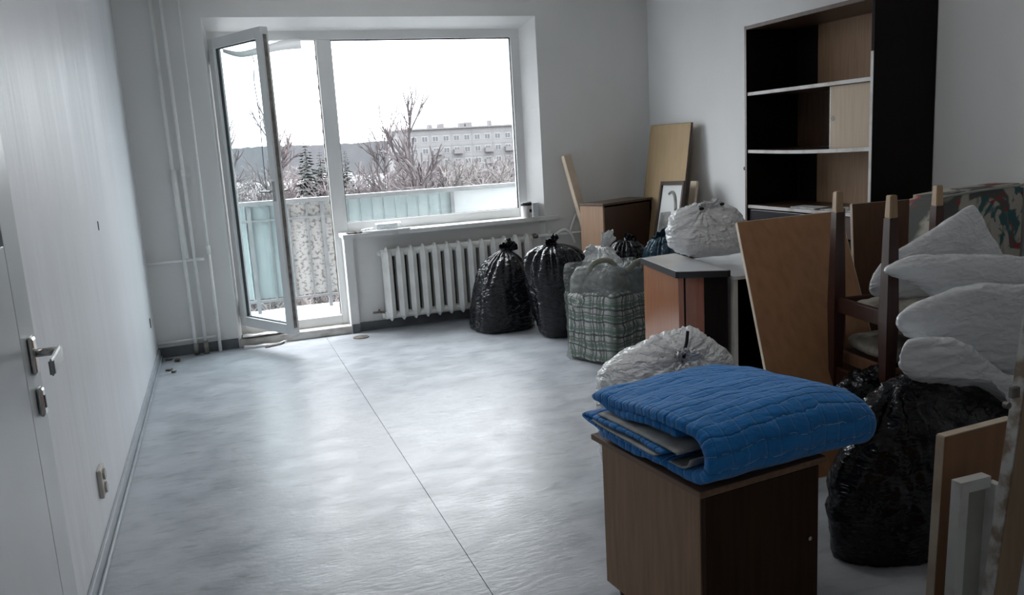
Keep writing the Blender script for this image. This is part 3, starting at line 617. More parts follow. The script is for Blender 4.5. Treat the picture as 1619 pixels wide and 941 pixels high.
# apartment block
BX, BY = 41.5, 195.0
bl = thing('apartment_block', 'long pale five-storey apartment block beyond the trees', 'building', (BX, BY, GZ))
blwall = mat('block_wall', (0.105, 0.104, 0.105), (0.09, 0.089, 0.09), 0.9, 0.3)
BH = 6.0-GZ
wallp = obj('wall', bx(0, 75, 0, 12, 0, BH), blwall, bl)
obj('roof', bx(-0.4, 75.4, -0.5, 12.4, BH, BH+0.35), mat('roof_edge', (0.09, 0.088, 0.09), None, 0.9), bl)
for (x, w, h) in ((8.5, 0.9, 0.9), (11.0, 1.4, 1.0), (16.4, 1.1, 1.0), (17.9, 1.6, 1.1), (24.0, 0.6, 1.3)):
    obj('roof_vent', bx(x, x+w, 3, 5, BH+0.35, BH+0.35+h), mat('vent', (0.09, 0.085, 0.088), None, 0.9), bl)
wm = mat('block_window', (0.035, 0.037, 0.042), None, 0.25); wfm = mat('block_window_frame', (0.16, 0.16, 0.16), None, 0.6)
w0 = p0 = None; rnd = random.Random(3)
for r_ in range(5):
    for c_ in range(17):
        x = 3.2+c_*2.62; z = BH-2.9-r_*2.8
        if w0 is None:
            w0 = obj('window', bx(0, 1.5, -0.06, 0.02, 0, 1.35), wfm, bl); o = w0
            p0 = obj('pane', bx(0.12, 0.70, -0.08, -0.05, 0.12, 1.23), wm, w0); p1 = obj('pane', bx(0.80, 1.38, -0.08, -0.05, 0.12, 1.23), wm, w0)
        else:
            o = w0.copy(); C.objects.link(o); o.parent = bl
            for q in (p0, p1): k = q.copy(); C.objects.link(k); k.parent = o
        o.location = (x, 0, z)
bal = None
for r_ in range(1, 5):
    for c_ in (2, 4, 7, 9, 12, 14):
        x = 3.0+c_*2.62; z = BH-4.2-r_*2.8+1.0
        if bal is None: bal = obj('balcony', bx(0, 2.3, -1.1, 0.0, 0, 1.1), mat('balcony_front', (0.085, 0.08, 0.085), None, 0.9), bl); o = bal
        else: o = bal.copy(); C.objects.link(o); o.parent = bl
        o.location = (x, 0, z)
jm = mat('panel_joint', (0.09, 0.09, 0.092), None, 0.9)
b = NB()
for r_ in range(5): box(b, 0, 75, -0.03, 0, BH-1.2-r_*2.8, BH-1.12-r_*2.8)
for c_ in range(14): box(b, c_*5.24+2.6, c_*5.24+2.68, -0.03, 0, 0, BH)
obj('joint_lines', b, jm, bl)
# small houses below the ridge
hw = mat('house_wall', (0.09, 0.085, 0.085), None, 0.9); hr = mat('snowy_roof', (0.14, 0.145, 0.15), None, 0.8)
for i, (x, y, w, h, lab) in enumerate(((17.5, 140, 5, 3.2, 'small snow-roofed house left of the bare trees below the ridge'), (24.0, 150, 5, 3.0, 'small snow-roofed house just left of the apartment block'), (20.5, 165, 5, 3.5, 'small snow-roofed house furthest back below the ridge'))):
    t_ = thing('house', lab, 'house', (x, y, GZ+3.2))
    obj('wall', bx(0, w, 0, 6, -6, h), hw, t_)
    b = NB(); prism(b, [(-0.4, -0.5, h), (-0.4, 6.5, h), (-0.4, 3, h+2.2)], (w+0.8, 0, 0)); obj('roof', b, hr, t_)
    obj('window', bx(1.2, 2.2, -0.05, 0.02, 1.0, 2.2), wm, t_)
# bare trees
barks = [mat('pale_bark', (0.070, 0.060, 0.062), (0.095, 0.083, 0.085), 0.9, 1), mat('mauve_bark', (0.042, 0.034, 0.036), (0.06, 0.05, 0.052), 0.9, 1), mat('whitish_bark', (0.10, 0.09, 0.087), (0.06, 0.054, 0.052), 0.9, 1)]
RMIN = 0.011
def twig3(b, a, c, r0, r1):
    d = (c-a).normalized(); s = d.orthogonal().normalized(); u = d.cross(s); A = []; B = []
    for k in range(3):
        o_ = s*math.cos(2.094*k)+u*math.sin(2.094*k); A.append(b.verts.new(a+o_*max(r0, RMIN))); B.append(b.verts.new(c+o_*max(r1, RMIN*0.75)))
    for k in range(3): b.faces.new((A[k], A[(k+1) % 3], B[(k+1) % 3], B[k]))
def grow(b, rn, p, d, L, r, depth, maxd, spread):
    q = p; seg = 3 if depth < 3 else 2
    for i in range(seg):
        d = (d+Vector((rn.uniform(-1, 1), rn.uniform(-1, 1), rn.uniform(-0.4, 0.9)))*0.24).normalized(); n_ = q+d*L/seg
        twig3(b, q, n_, r*(1-0.25*i/seg), r*(1-0.25*(i+1)/seg)); q = n_
        if depth < maxd and (i > 0 or depth > 0):
            a = rn.uniform(0, 2*PI); s = d.orthogonal().normalized(); s = s*math.cos(a)+d.cross(s)*math.sin(a)
            grow(b, rn, q, (d+s*spread*rn.uniform(0.6, 1.3)).normalized(), L*rn.uniform(0.55, 0.72), r*0.62, depth+1, maxd, spread)
    if depth < maxd:
        for _ in range(2):
            a = rn.uniform(0, 2*PI); s = d.orthogonal().normalized(); s = s*math.cos(a)+d.cross(s)*math.sin(a)
            grow(b, rn, q, (d+s*spread*rn.uniform(0.4, 1.0)).normalized(), L*rn.uniform(0.6, 0.78), r*0.66, depth+1, maxd, spread)
def make_tree(seed, spread, bark, maxd=4):
    """prototype 10 m tall: trunk (the thing) and its branches (one part, far too many to count)"""
    rn = random.Random(seed); tb = NB(); p = Vector((0, 0, 0)); d = Vector((0, 0, 1)); bb = NB()
    for i in range(7):
        n_ = p+(d+Vector((rn.uniform(-.12, .12), rn.uniform(-.12, .12), 0))).normalized()*0.9
        tube(tb, [p, n_], 0.17*(1-i*0.11), 6, 0.17*(1-(i+1)*0.11)); p = n_
        if i >= 2:
            for _ in range(2):
                a = rn.uniform(0, 2*PI); grow(bb, rn, p, Vector((math.cos(a)*spread, math.sin(a)*spread, 0.8)).normalized(), 1.9*(1-0.08*i), 0.062, 1, maxd, spread)
    grow(bb, rn, p, Vector((0, 0, 1)), 1.5, 0.06, 1, maxd, spread*0.8)
    t_ = obj('bare_tree', tb, bark, smooth=True); k = obj('branches', bb, bark, t_); k['kind'] = 'stuff'
    return t_, k
protos = [make_tree(11, 0.75, barks[0]), make_tree(23, 0.95, barks[1]), make_tree(37, 0.8, barks[2]), make_tree(41, 0.6, barks[0])]
RMIN = 0.026; protos.append(make_tree(53, 0.65, barks[1], 3)); RMIN = 0.011
used = set()
def tree(kind, dx, Y, top, label, group=None, rz=0, base=None, wide=1.0):
    """dx = sideways slope of the sight line, top = height above the eye"""
    if kind not in used: t_, k = protos[kind]; used.add(kind)
    else:
        t_ = protos[kind][0].copy(); C.objects.link(t_); k = protos[kind][1].copy(); C.objects.link(k); k.parent = t_
    H_ = top-(GZ if base is None else base); s = H_/10.0
    t_.location = (dx*Y, Y, GZ if base is None else base); t_.scale = (s*wide, s*wide, s); t_.rotation_euler = (0, 0, rz)
    return tag(t_, label, 'tree', group)
tree(4, 0.232, 48, 6.3, 'tallest pale bare tree in front of the left end of the apartment block', rz=0.5, wide=0.9)
tree(4, 0.200, 60, 6.2, 'slim bare tree left of the tallest one, reaching above the ridge', rz=2, wide=0.7)
tree(2, 0.082, 30, 0.4, 'whitish bare tree seen low through the open balcony doorway', rz=1)
tree(4, 0.062, 55, 6.4, 'mauve bare tree reaching above the horizon in the open balcony doorway', rz=4, wide=0.8)
tree(4, 0.004, 50, 5.2, 'bare tree reaching the sky behind the open door glass', rz=3, wide=0.9)
tree(1, 0.025, 36, 0.0, 'spreading bare tree low behind the open door glass', rz=5)
tree(2, 0.300, 40, -0.4, 'whitish bare tree low in front of the middle of the apartment block', rz=2)
tree(2, 0.255, 34, -1.0, 'low whitish bare tree beside the foot of the tallest tree', rz=5)
tree(1, 0.345, 46, 0.2, 'mauve bare tree in front of the right part of the apartment block', rz=0.3)
tree(2, 0.150, 36, -0.9, 'whitish bare tree at the left end of the window view', rz=2.2)
rnd = random.Random(5)
for i in range(60):
    dx = -0.06+0.44*((i*0.618) % 1.0); Y = rnd.uniform(38, 105)
    tree(rnd.choice((0, 1, 1, 2, 3)), dx, Y, 1.4-rnd.uniform(0.0, 0.028)*Y, 'bare grey-brown tree in the thicket between the balcony and the apartment block', 'bare trees of the thicket beyond the balcony', rz=rnd.uniform(0, 6), wide=1.25)
# brushwood below the trees
b = NB(); rnd = random.Random(9)
for i in range(26000):
    Y = rnd.uniform(22, 110); x = (rnd.uniform(-0.10, 0.42))*Y; h = rnd.uniform(3.0, 7.8) if Y > 40 else rnd.uniform(3.0, 6.5)
    a = Vector((x, Y, GZ)); c = a+Vector((rnd.uniform(-1.1, 1.1), rnd.uniform(-1.1, 1.1), h)); r_ = rnd.uniform(0.014, 0.036)*(0.6+Y/90)
    q = a
    for k in range(4):
        n_ = a.lerp(c, (k+1)/4)+Vector((rnd.uniform(-.55, .55), rnd.uniform(-.55, .55), rnd.uniform(-.2, .2))); twig3(b, q, n_, r_*(1-0.2*k), r_*(0.8-0.2*k)); q = n_
        if k: twig3(b, q, q+Vector((rnd.uniform(-1.3, 1.3), rnd.uniform(-1, 1), rnd.uniform(-0.1, 0.9))), r_*0.6, r_*0.3)
o = obj('brushwood', b, mat('brushwood', (0.048, 0.040, 0.042), (0.075, 0.065, 0.067), 0.9, 0.4)); o['kind'] = 'stuff'; tag(o, 'tangled brown-grey brushwood filling the ground below the trees', 'brushwood')
# firs
fm = mat('fir_green', (0.018, 0.023, 0.022), (0.03, 0.036, 0.034), 1.0, 2)
def fir(dx, Y, top, label, seed):
    rn = random.Random(seed); t_ = thing('fir_tree', label, 'fir', (dx*Y, Y, GZ)); H_ = top-GZ
    b = NB(); tube(b, [(0, 0, 0), (0, 0, H_)], 0.18, 6, 0.02); obj('trunk', b, barks[1], t_)
    b = NB(); n_ = 60
    for i in range(n_):
        f = i/n_; z = 0.8+(H_-0.9)*f; L = (1-f)**0.85*H_*0.20+0.12
        for k in range(13):
            a = rn.uniform(0, 2*PI); d = Vector((math.cos(a), math.sin(a), 0)); s = Vector((-d.y, d.x, 0)); l = L*rn.uniform(0.45, 1.2); w_2 = l*0.30
            p = Vector((0, 0, z)); e = p+d*l+Vector((0, 0, -0.25*l)); m_ = p.lerp(e, 0.6)
            q = [b.verts.new(v) for v in (p, m_+s*w_2, e, m_-s*w_2)]; r2 = [b.verts.new(Vector(v)-Vector((0, 0, 0.18*l))) for v in (m_,)]
            b.faces.new((q[0], q[1], q[2])); b.faces.new((q[0], q[2], q[3])); b.faces.new((q[0], q[1], r2[0])); b.faces.new((q[1], q[2], r2[0])); b.faces.new((q[2], q[3], r2[0])); b.faces.new((q[3], q[0], r2[0]))
    k = obj('fir_branches', b, fm, t_); k['kind'] = 'stuff'
fir(0.103, 68, 3.0, 'dark fir tree in the open balcony doorway, the taller of the pair', 1)
fir(0.119, 72, 2.0, 'dark fir tree just right of the taller fir, partly behind the mullion', 2)
fir(0.148, 90, 2.0, 'small dark fir at the left edge of the big window', 3)
fir(0.168, 110, -1.0, 'lower small fir right of the one at the window edge', 4)


# ------------------------------------------------------------------ chest and quilted blanket (front right)
CH = (1.062, 1.682); CR = R(6.5)
ch = thing('chest', 'brown veneered bedside chest with the folded blue blanket on it', 'chest', (CH[0], CH[1], 0), rotz=CR)
obj('side_panel', bx(0, 0.018, 0.016, 0.475, 0.045, 0.505, 0.001), M['chest'], ch)
obj('side_panel', bx(0.374, 0.392, 0.016, 0.475, 0.045, 0.505, 0.001), M['chest'], ch)
obj('back_panel', bx(0.018, 0.374, 0.465, 0.475, 0.045, 0.505), M['chest'], ch)
obj('bottom_panel', bx(0.018, 0.374, 0.018, 0.465, 0.045, 0.062), M['chest'], ch)
dd = obj('door', bx(0.003, 0.389, -0.004, 0.014, 0.05, 0.50, 0.001), M['chest_front_shade'], ch); dd['label'] = 'brown door coloured darker for its shaded side, with a small key plate'
b = NB(); tube(b, [(0.350, -0.004, 0.30), (0.350, -0.014, 0.30)], 0.006, 12); obj('key_plate', b, M['chrome'], dd)
tp = obj('top_board', bx(-0.020, 0.412, -0.012, 0.505, 0.505, 0.523, 0.003), M['chest_edge'], ch)
for x in (0.035, 0.357):
    for y in (0.04, 0.435):
        b = NB(); tube(b, [(x, y, 0.045), (x, y, 0.0)], 0.016, 12, 0.011); obj('foot', b, M['walnut_edge'], ch)

quilt = bpy.data.materials.new('blue_quilt'); quilt.use_nodes = True; nt = quilt.node_tree; pb = nt.nodes['Principled BSDF']; pb.inputs['Roughness'].default_value = 0.75; pb.inputs['Specular IOR Level'].default_value = 0.25
pb.inputs['Sheen Weight'].default_value = 0.25
uvn = nt.nodes.new('ShaderNodeUVMap'); sp_ = nt.nodes.new('ShaderNodeSeparateXYZ'); nz_ = nt.nodes.new('ShaderNodeTexNoise'); nz_.inputs['Scale'].default_value = 9; nz_.inputs['Detail'].default_value = 3
def mth(op, a, c=None, d=None):
    n = nt.nodes.new('ShaderNodeMath'); n.operation = op
    for i, v in enumerate((a, c, d)):
        if v is None: continue
        if isinstance(v, (int, float)): n.inputs[i].default_value = v
        else: nt.links.new(v, n.inputs[i])
    return n.outputs[0]
nt.links.new(uvn.outputs[0], sp_.inputs[0]); nt.links.new(uvn.outputs[0], nz_.inputs['Vector'])
wob = mth('MULTIPLY', mth('SUBTRACT', nz_.outputs['Fac'], 0.5), 0.045)
def seam(coord, pitch_, width):
    t = mth('DIVIDE', mth('ADD', coord, wob), pitch_); f = mth('ABSOLUTE', mth('SUBTRACT', mth('FRACT', t), 0.5)); return f   # 0.5 at seam
fu = seam(sp_.outputs[0], 0.036, 0); fv = seam(sp_.outputs[1], 0.052, 0)
lu = mth('GREATER_THAN', fu, 0.478); lv = mth('GREATER_THAN', fv, 0.489)
dash = nt.nodes.new('ShaderNodeTexNoise'); dash.inputs['Scale'].default_value = 38; dash.inputs['Detail'].default_value = 2; nt.links.new(uvn.outputs[0], dash.inputs['Vector'])
dsh = mth('GREATER_THAN', dash.outputs['Fac'], 0.50)
line = mth('MAXIMUM', mth('MULTIPLY', lu, dsh), mth('MULTIPLY', mth('MULTIPLY', lv, dsh), 0.45))
wr = nt.nodes.new('ShaderNodeTexNoise'); wr.inputs['Scale'].default_value = 14; wr.inputs['Detail'].default_value = 6; wr.inputs['Distortion'].default_value = 0.8
wmp = nt.nodes.new('ShaderNodeMapping'); wmp.inputs['Scale'].default_value = (3.2, 1.0, 1); nt.links.new(uvn.outputs[0], wmp.inputs[0]); nt.links.new(wmp.outputs[0], wr.inputs['Vector'])
base = nt.nodes.new('ShaderNodeMixRGB'); base.inputs['Color1'].default_value = (0.004, 0.15, 0.46, 1); base.inputs['Color2'].default_value = (0.02, 0.27, 0.72, 1); nt.links.new(wr.outputs['Fac'], base.inputs['Fac'])
lc = nt.nodes.new('ShaderNodeMixRGB'); lc.inputs['Color2'].default_value = (0.45, 0.65, 0.88, 1); nt.links.new(mth('MULTIPLY', line, 0.7), lc.inputs['Fac']); nt.links.new(base.outputs[0], lc.inputs['Color1']); nt.links.new(lc.outputs[0], pb.inputs['Base Color'])
hgt = mth('SUBTRACT', mth('ADD', mth('MULTIPLY', wr.outputs['Fac'], 1.3), 0.0), mth('ADD', mth('MULTIPLY', mth('POWER', mth('MULTIPLY', fu, 2), 6), 0.7), mth('MULTIPLY', mth('POWER', mth('MULTIPLY', fv, 2), 10), 0.3)))
bmp = nt.nodes.new('ShaderNodeBump'); bmp.inputs['Strength'].default_value = 0.9; bmp.inputs['Distance'].default_value = 0.008; nt.links.new(hgt, bmp.inputs['Height']); nt.links.new(bmp.outputs[0], pb.inputs['Normal'])
lining = mat('grey_white_lining', (0.50, 0.50, 0.47), (0.36, 0.36, 0.34), 0.85, 20, bump=0.4, bscale=40)

def fold(path, th, s0, s1, seed, bulge=0.0, ns=56, droop=None, puff=0.004):
    """layered cloth: profile path (t, z) given thickness, swept along s; uv = (length along profile, s)"""
    P = resample(catmull([(0, t, z) for t, z in path], 8, False), 120, False); L = [0]
    for a, c in zip(P, P[1:]): L.append(L[-1]+(c-a).length)
    N = []
    for i, p in enumerate(P):
        d = (P[min(i+1, len(P)-1)]-P[max(0, i-1)]).normalized(); N.append(Vector((0, -d.z, d.y)))
    b = NB(); uvl = b.loops.layers.uv.new('UVMap'); rows = []; n = len(P)
    loop = [(i, 1) for i in range(n)]+[(i, -1) for i in range(n-1, -1, -1)]
    for j in range(ns+1):
        f = j/ns; s = s0+(s1-s0)*f; row = []
        edge = min(1, min(f, 1-f)*ns/3); ee = math.sqrt(max(0.0, 1-(1-edge)**2))
        for i, sd in loop:
            w = 0.62+0.38*ee; e_ = min(1.0, min(i, n-1-i)/3.0); e_ = 0.25+0.75*math.sqrt(max(0, 1-(1-e_)**2))
            q = P[i]+N[i]*sd*th/2*w*e_
            nn = noise.noise(Vector((q.y*7+seed, s*5, q.z*9)))*puff*1.6+noise.noise(Vector((q.y*22, s*14+seed, q.z*20)))*puff
            q = q+N[i]*nn
            z = q.z+bulge*math.sin(PI*min(1, max(0, f)))*max(0, (q.z-0.56)/0.1)
            if droop: z, s_ = droop(s, q.y, z)
            else: s_ = s
            so = 0.012*noise.noise(Vector((q.y*5, seed, q.z*8))) if f in (0, 1) or edge < 1 else 0
            row.append(b.verts.new((s_+so, q.y, z)))
        rows.append(row)
    m = len(loop)
    def setuv(fc, ids):
        for lp, (j, k) in zip(fc.loops, ids): lp[uvl].uv = (L[loop[k % m][0]], s0+(s1-s0)*j/ns)
    for j in range(ns):
        for k in range(m):
            k2 = (k+1) % m
            setuv(b.faces.new((rows[j][k], rows[j][k2], rows[j+1][k2], rows[j+1][k])), ((j, k), (j, k2), (j+1, k2), (j+1, k)))
    for j in (0, ns):
        for k in range(n-1):
            q = (rows[j][k], rows[j][k+1], rows[j][m-2-k], rows[j][m-1-k])
            setuv(b.faces.new(q), ((j, k), (j, k+1), (j, m-2-k), (j, m-1-k)))
    return b
bk = thing('quilted_blanket', 'folded blue quilted moving blanket lying on the brown chest', 'blanket', (CH[0], CH[1], 0.0), rotz=CR)
def droop(s, t, z):
    # the right end hangs over the chest edge and is rounded off
    k = max(0.0, (s-0.36)/0.24); k = k*k
    lowz = z-0.016*k
    return lowz, s-0.018*k*((z-0.60)/0.06)**2
b = fold([(0.455, 0.545), (0.30, 0.545), (0.12, 0.545), (0.02, 0.550), (-0.030, 0.575), (-0.035, 0.625), (0.005, 0.663), (0.08, 0.672), (0.22, 0.665), (0.40, 0.652), (0.50, 0.640)], 0.034, -0.015, 0.555, 1.0, bulge=0.012, droop=droop)
obj('outer_fold', b, quilt, bk, smooth=True)
b = fold([(0.485, 0.640), (0.40, 0.629), (0.25, 0.637), (0.10, 0.640)], 0.030, -0.010, 0.545, 4.0, bulge=0.0, droop=droop)
obj('under_flap', b, quilt, bk, smooth=True)
b = fold([(0.10, 0.598), (0.30, 0.598), (0.47, 0.596), (0.515, 0.586), (0.47, 0.577), (0.30, 0.575), (0.10, 0.574)], 0.013, -0.045, 0.52, 7.0, droop=droop, puff=0.003)
obj('inner_fold', b, quilt, bk, smooth=True)
b = fold([(0.055, 0.604), (0.08, 0.612), (0.25, 0.612), (0.44, 0.607)], 0.010, -0.035, 0.52, 9.0, droop=droop, puff=0.003); k = obj('lining_sheet', b, lining, bk, smooth=True); k['label'] = 'grey-white lining between the folds'
b = fold([(0.03, 0.595), (0.045, 0.572), (0.09, 0.5625), (0.25, 0.563), (0.40, 0.563)], 0.008, -0.012, 0.52, 12.0, droop=droop, puff=0.003); k = obj('lining_sheet', b, lining, bk, smooth=True); k['label'] = 'grey-white lining between the folds'
b = fold([(0.12, 0.586), (0.28, 0.5865), (0.45, 0.5865)], 0.006, -0.052, 0.52, 15.0, droop=droop, puff=0.002); k = obj('lining_sheet', b, lining, bk, smooth=True); k['label'] = 'grey-white lining between the folds'

# ------------------------------------------------------------------ white sack behind the chest
t_ = thing('white_sack', 'big tied white plastic sack on the floor just behind the blue blanket', 'bag', (1.65, 2.75, 0))
def local(o, root):
    o.parent = root; o.matrix_parent_inverse = Matrix.Translation(-Vector(root.location)); return o
def sackpart(name, b, m, root, **k): return local(obj(name, b, m, None, smooth=True, **k), root)
b = pillow([(1.250,2.720,0.373),(1.263,2.720,0.485),(1.301,2.720,0.576),(1.444,2.720,0.632),(1.658,2.720,0.666),(1.765,2.720,0.607),(1.861,2.720,0.513),(1.925,2.720,0.308),(1.878,2.720,0.044),(1.593,2.720,-0.063),(1.354,2.720,-0.012),(1.279,2.720,0.172)], (-0.5, -0.85, 0.25), 0.25, 0.006, 6, 2.0, radial=0.020, stretch=(1, 1, 2), knot=[(1.511,2.500,0.613)][0], floor=0.002, folds=15, kamp=0.016, flat=0.6, kr=0.12)
sackpart('sack_body', b, M['bag_white'], t_)
k0 = Vector([(1.493,2.470,0.623)][0])
b = ear(k0+Vector((0, 0.03, -0.02)), k0+Vector((-0.035, -0.02, 0.030)), 0.05, 1); join(b, ear(k0+Vector((0, 0.03, -0.02)), k0+Vector((0.06, -0.01, 0.012)), 0.045, 2)); join(b, ear(k0+Vector((0, 0.03, -0.01)), k0+Vector((0.0, -0.02, 0.035)), 0.04, 3))
sackpart('knot', b, M['bag_white'], t_)
b = NB(); tube(b, catmull([k0+Vector((-0.005, 0.0, 0.0)), k0+Vector((0.0, 0.0, 0.03)), k0+Vector((0.008, 0.0, 0.058)), k0+Vector((0.016, 0.005, 0.095))], 6, False), 0.006, 8); sackpart('black_tie', b, M['black'], t_)

# ------------------------------------------------------------------ corner cabinet, long cabinet and leaning board
cc = thing('corner_cabinet', 'glossy brown end cabinet with angled door and white top with black rim', 'cabinet', (2.05, 3.44, 0))
def L2(pts, z): return [(x-2.05, y-3.44, z) for x, y in pts]
A_, N_, R_, B_ = (2.14, 3.95), (2.05, 3.44), (2.25, 3.33), (2.36, 3.99)
b = NB(); prism(b, L2([A_, N_, (2.068, 3.445), (2.156, 3.94)], 0.05), (0, 0, 0.675)); obj('side_panel', b, M['orange_wood'], cc)
b = NB(); prism(b, L2([(2.068, 3.43), (2.25, 3.33), (2.26, 3.347), (2.078, 3.447)], 0.06), (0, 0, 0.66)); obj('door', b, M['red_wood'], cc)
b = NB(); prism(b, L2([(2.049, 3.436), (2.070, 3.4245), (2.076, 3.436), (2.055, 3.448)], 0.05), (0, 0, 0.675)); obj('corner_post', b, M['red_wood'], cc)
b = NB(); prism(b, L2([(2.155, 3.3805), (2.252, 3.327), (2.254, 3.331), (2.157, 3.3845)], 0.06), (0, 0, 0.66)); k = obj('door_dark_reflection', b, M['walnut'], cc); k['label'] = 'near-black strip for the dark reflection on the right half of the angled door'  # dark reflection on the glossy door, put in as a black strip
b = NB(); prism(b, L2([(2.0705, 3.4255), (2.078, 3.421), (2.084, 3.43), (2.077, 3.436)], 0.06), (0, 0, 0.66)); obj('door_gap', b, M['walnut'], cc)
b = NB(); prism(b, L2([(2.25, 3.35), (2.265, 3.35), (2.36, 3.97), (2.345, 3.97)], 0.05), (0, 0, 0.675)); obj('side_panel', b, M['walnut'], cc)
b = NB(); prism(b, L2([(2.145, 3.93), (2.35, 3.965), (2.355, 3.98), (2.14, 3.95)], 0.05), (0, 0, 0.675)); obj('back_panel', b, M['walnut'], cc)
b = NB(); prism(b, L2([(2.07, 3.46), (2.24, 3.37), (2.34, 3.95), (2.155, 3.92)], 0), (0, 0, 0.06)); obj('plinth', b, M['black'], cc)
b = NB(); prism(b, L2([(2.13, 3.965), (2.034, 3.437), (2.046, 3.424), (2.245, 3.310), (2.262, 3.316), (2.372, 3.995), (2.36, 4.005)], 0.722), (0, 0, 0.030)); obj('rim', b, M['black'], cc)
b = NB(); prism(b, L2([(2.137, 3.955), (2.043, 3.442), (2.052, 3.430), (2.243, 3.321), (2.255, 3.325), (2.360, 3.985), (2.35, 3.993)], 0.7505), (0, 0, 0.003)); obj('top_board', b, M['white_top'], cc)

lc_ = thing('open_cabinet', 'low white-edged cabinet with a dark open front behind the leaning brown board', 'cabinet', (2.29, 3.33, 0))
obj('side_panel', bx(0, 0.022, 0.0, 0.62, 0, 0.70), M['white_wood'], lc_); obj('side_panel', bx(0.60, 0.62, 0.0, 0.62, 0, 0.70), M['walnut'], lc_); obj('inner_lining', bx(0.022, 0.026, 0.006, 0.60, 0.06, 0.70), M['walnut'], lc_)
obj('back_panel', bx(0.022, 0.60, 0.60, 0.62, 0, 0.70), M['walnut'], lc_); obj('bottom_panel', bx(0.022, 0.60, 0.0, 0.60, 0.04, 0.06), M['walnut'], lc_)
obj('top_board', bx(0.0, 0.64, -0.012, 0.63, 0.70, 0.718, 0.002), M['white_top'], lc_)

def slab(name, label, cat, corners, th, m, me, radius=True):
    """flat board from four corners, with its own paler edge"""
    q = [Vector(p) for p in corners]; n = (q[1]-q[0]).cross(q[3]-q[0]).normalized()
    t_ = thing(name, label, cat, q[3][:]); b = NB(); prism(b, q, n*th); local(obj('panel', b, m), t_)
    b = NB(); c0 = sum(q, Vector())/4
    for a, c in zip(q, q[1:]+q[:1]):
        o_ = ((a+c)/2-c0).normalized(); prism(b, [a+n*0.0005, c+n*0.0005, c+o_*0.003+n*0.0005, a+o_*0.003+n*0.0005], n*(th-0.001))
    local(obj('edge_band', b, me), t_); return t_
tl, tr_, br_, bl_ = [(2.181,3.140,0.999)][0], [(2.747,3.140,1.004)][0], [(2.250,2.227,0.004)][0], [(2.019,2.573,0.004)][0]
slab('leaning_board', 'large plain brown board leaning in front of the open cabinet', 'board', [tl, tr_, ([(2.584,2.840,-0.075)][0][0], bl_[1]-0.02, 0.004), bl_], 0.016, M['board'], M['edge_light'])

# ------------------------------------------------------------------ bookcase
bc = thing('bookcase', 'tall dark brown empty bookcase against the right wall', 'bookcase', (3.19, 3.42, 0))
BD, BW, BHt = 0.405, 1.085, 2.035
obj('side_panel', bx(0, BD, 0, 0.020, 0, BHt), M['walnut'], bc); obj('side_panel', bx(0, BD, BW-0.020, BW, 0, BHt), M['walnut'], bc)
obj('top_board', bx(0.0, BD, 0.020, BW-0.020, BHt-0.022, BHt), M['walnut_edge'], bc)
b = NB(); box(b, -0.004, 0.0, 0.001, 0.019, 0.3, 1.76); ed = obj('edge_strip', b, M['shelf_edge'], bc)
obj('edge_strip', bx(-0.003, 0, BW-0.019, BW-0.001, 0.0, BHt), M['walnut_edge'], bc); obj('edge_strip', bx(-0.003, 0, 0.02, BW-0.02, BHt-0.021, BHt-0.001), M['walnut_edge'], bc)
for z, sag in ((1.625, 0.0), (1.272, 0.008), (0.925, 0.0)):
    b = NB(); n = 16; rows = []
    for i in range(n+1):
        y = 0.02+(BW-0.04)*i/n; dz = -sag*math.sin(PI*i/n)
        rows.append([b.verts.new(v) for v in ((0.008, y, z-0.010+dz), (BD-0.02, y, z-0.010+dz), (BD-0.02, y, z+0.010+dz), (0.008, y, z+0.010+dz))])
    for a, c in zip(rows, rows[1:]):
        for k in range(4): b.faces.new((a[k], a[(k+1) % 4], c[(k+1) % 4], c[k]))
    b.faces.new(rows[0][::-1]); b.faces.new(rows[-1]); sh = obj('shelf', b, M['walnut_edge'], bc)
    b = NB(); rows = []
    for i in range(n+1):
        y = 0.021+(BW-0.042)*i/n; dz = -sag*math.sin(PI*i/n)
        rows.append([b.verts.new(v) for v in ((0.004, y, z-0.010+dz), (0.0078, y, z-0.010+dz), (0.0078, y, z+0.010+dz), (0.004, y, z+0.010+dz))])
    for a, c in zip(rows, rows[1:]):
        for k in range(4): b.faces.new((a[k], a[(k+1) % 4], c[(k+1) % 4], c[k]))
    b.faces.new(rows[0][::-1]); b.faces.new(rows[-1]); obj('edge_strip', b, M['shelf_edge'], sh)
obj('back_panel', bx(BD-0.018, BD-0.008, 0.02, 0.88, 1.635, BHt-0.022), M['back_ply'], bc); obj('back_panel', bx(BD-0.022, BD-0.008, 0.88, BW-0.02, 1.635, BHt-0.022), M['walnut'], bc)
obj('back_panel', bx(BD-0.018, BD-0.008, 0.02, BW-0.02, 1.282, 1.615), M['walnut_edge'], bc)
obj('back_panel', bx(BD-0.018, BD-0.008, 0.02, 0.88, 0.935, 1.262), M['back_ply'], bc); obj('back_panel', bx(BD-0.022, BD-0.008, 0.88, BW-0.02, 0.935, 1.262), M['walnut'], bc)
obj('back_panel', bx(BD-0.018, BD-0.008, 0.02, BW-0.02, 0.02, 0.915), M['walnut'], bc)
sd = obj('sliding_panel', bx(0.030, 0.037, 0.022, 0.345, 1.270, 1.612), M['pale_ply'], bc); sd['label'] = 'pale plywood sliding panel'
obj('sliding_panel_edge', bx(0.0295, 0.0375, 0.345, 0.352, 1.270, 1.612), M['white_wood'], sd)
b = NB(); tube(b, [(0.029, 0.325, 1.44), (0.031, 0.325, 1.44)], 0.014, 16); obj('finger_hole', b, M['walnut_edge'], sd)
dw = obj('drawer_front', bx(0.012, 0.03, 0.48, BW-0.025, 0.78, 0.905, 0.002), mat('drawer_gloss', (0.03, 0.028, 0.035), None, 0.15), bc)
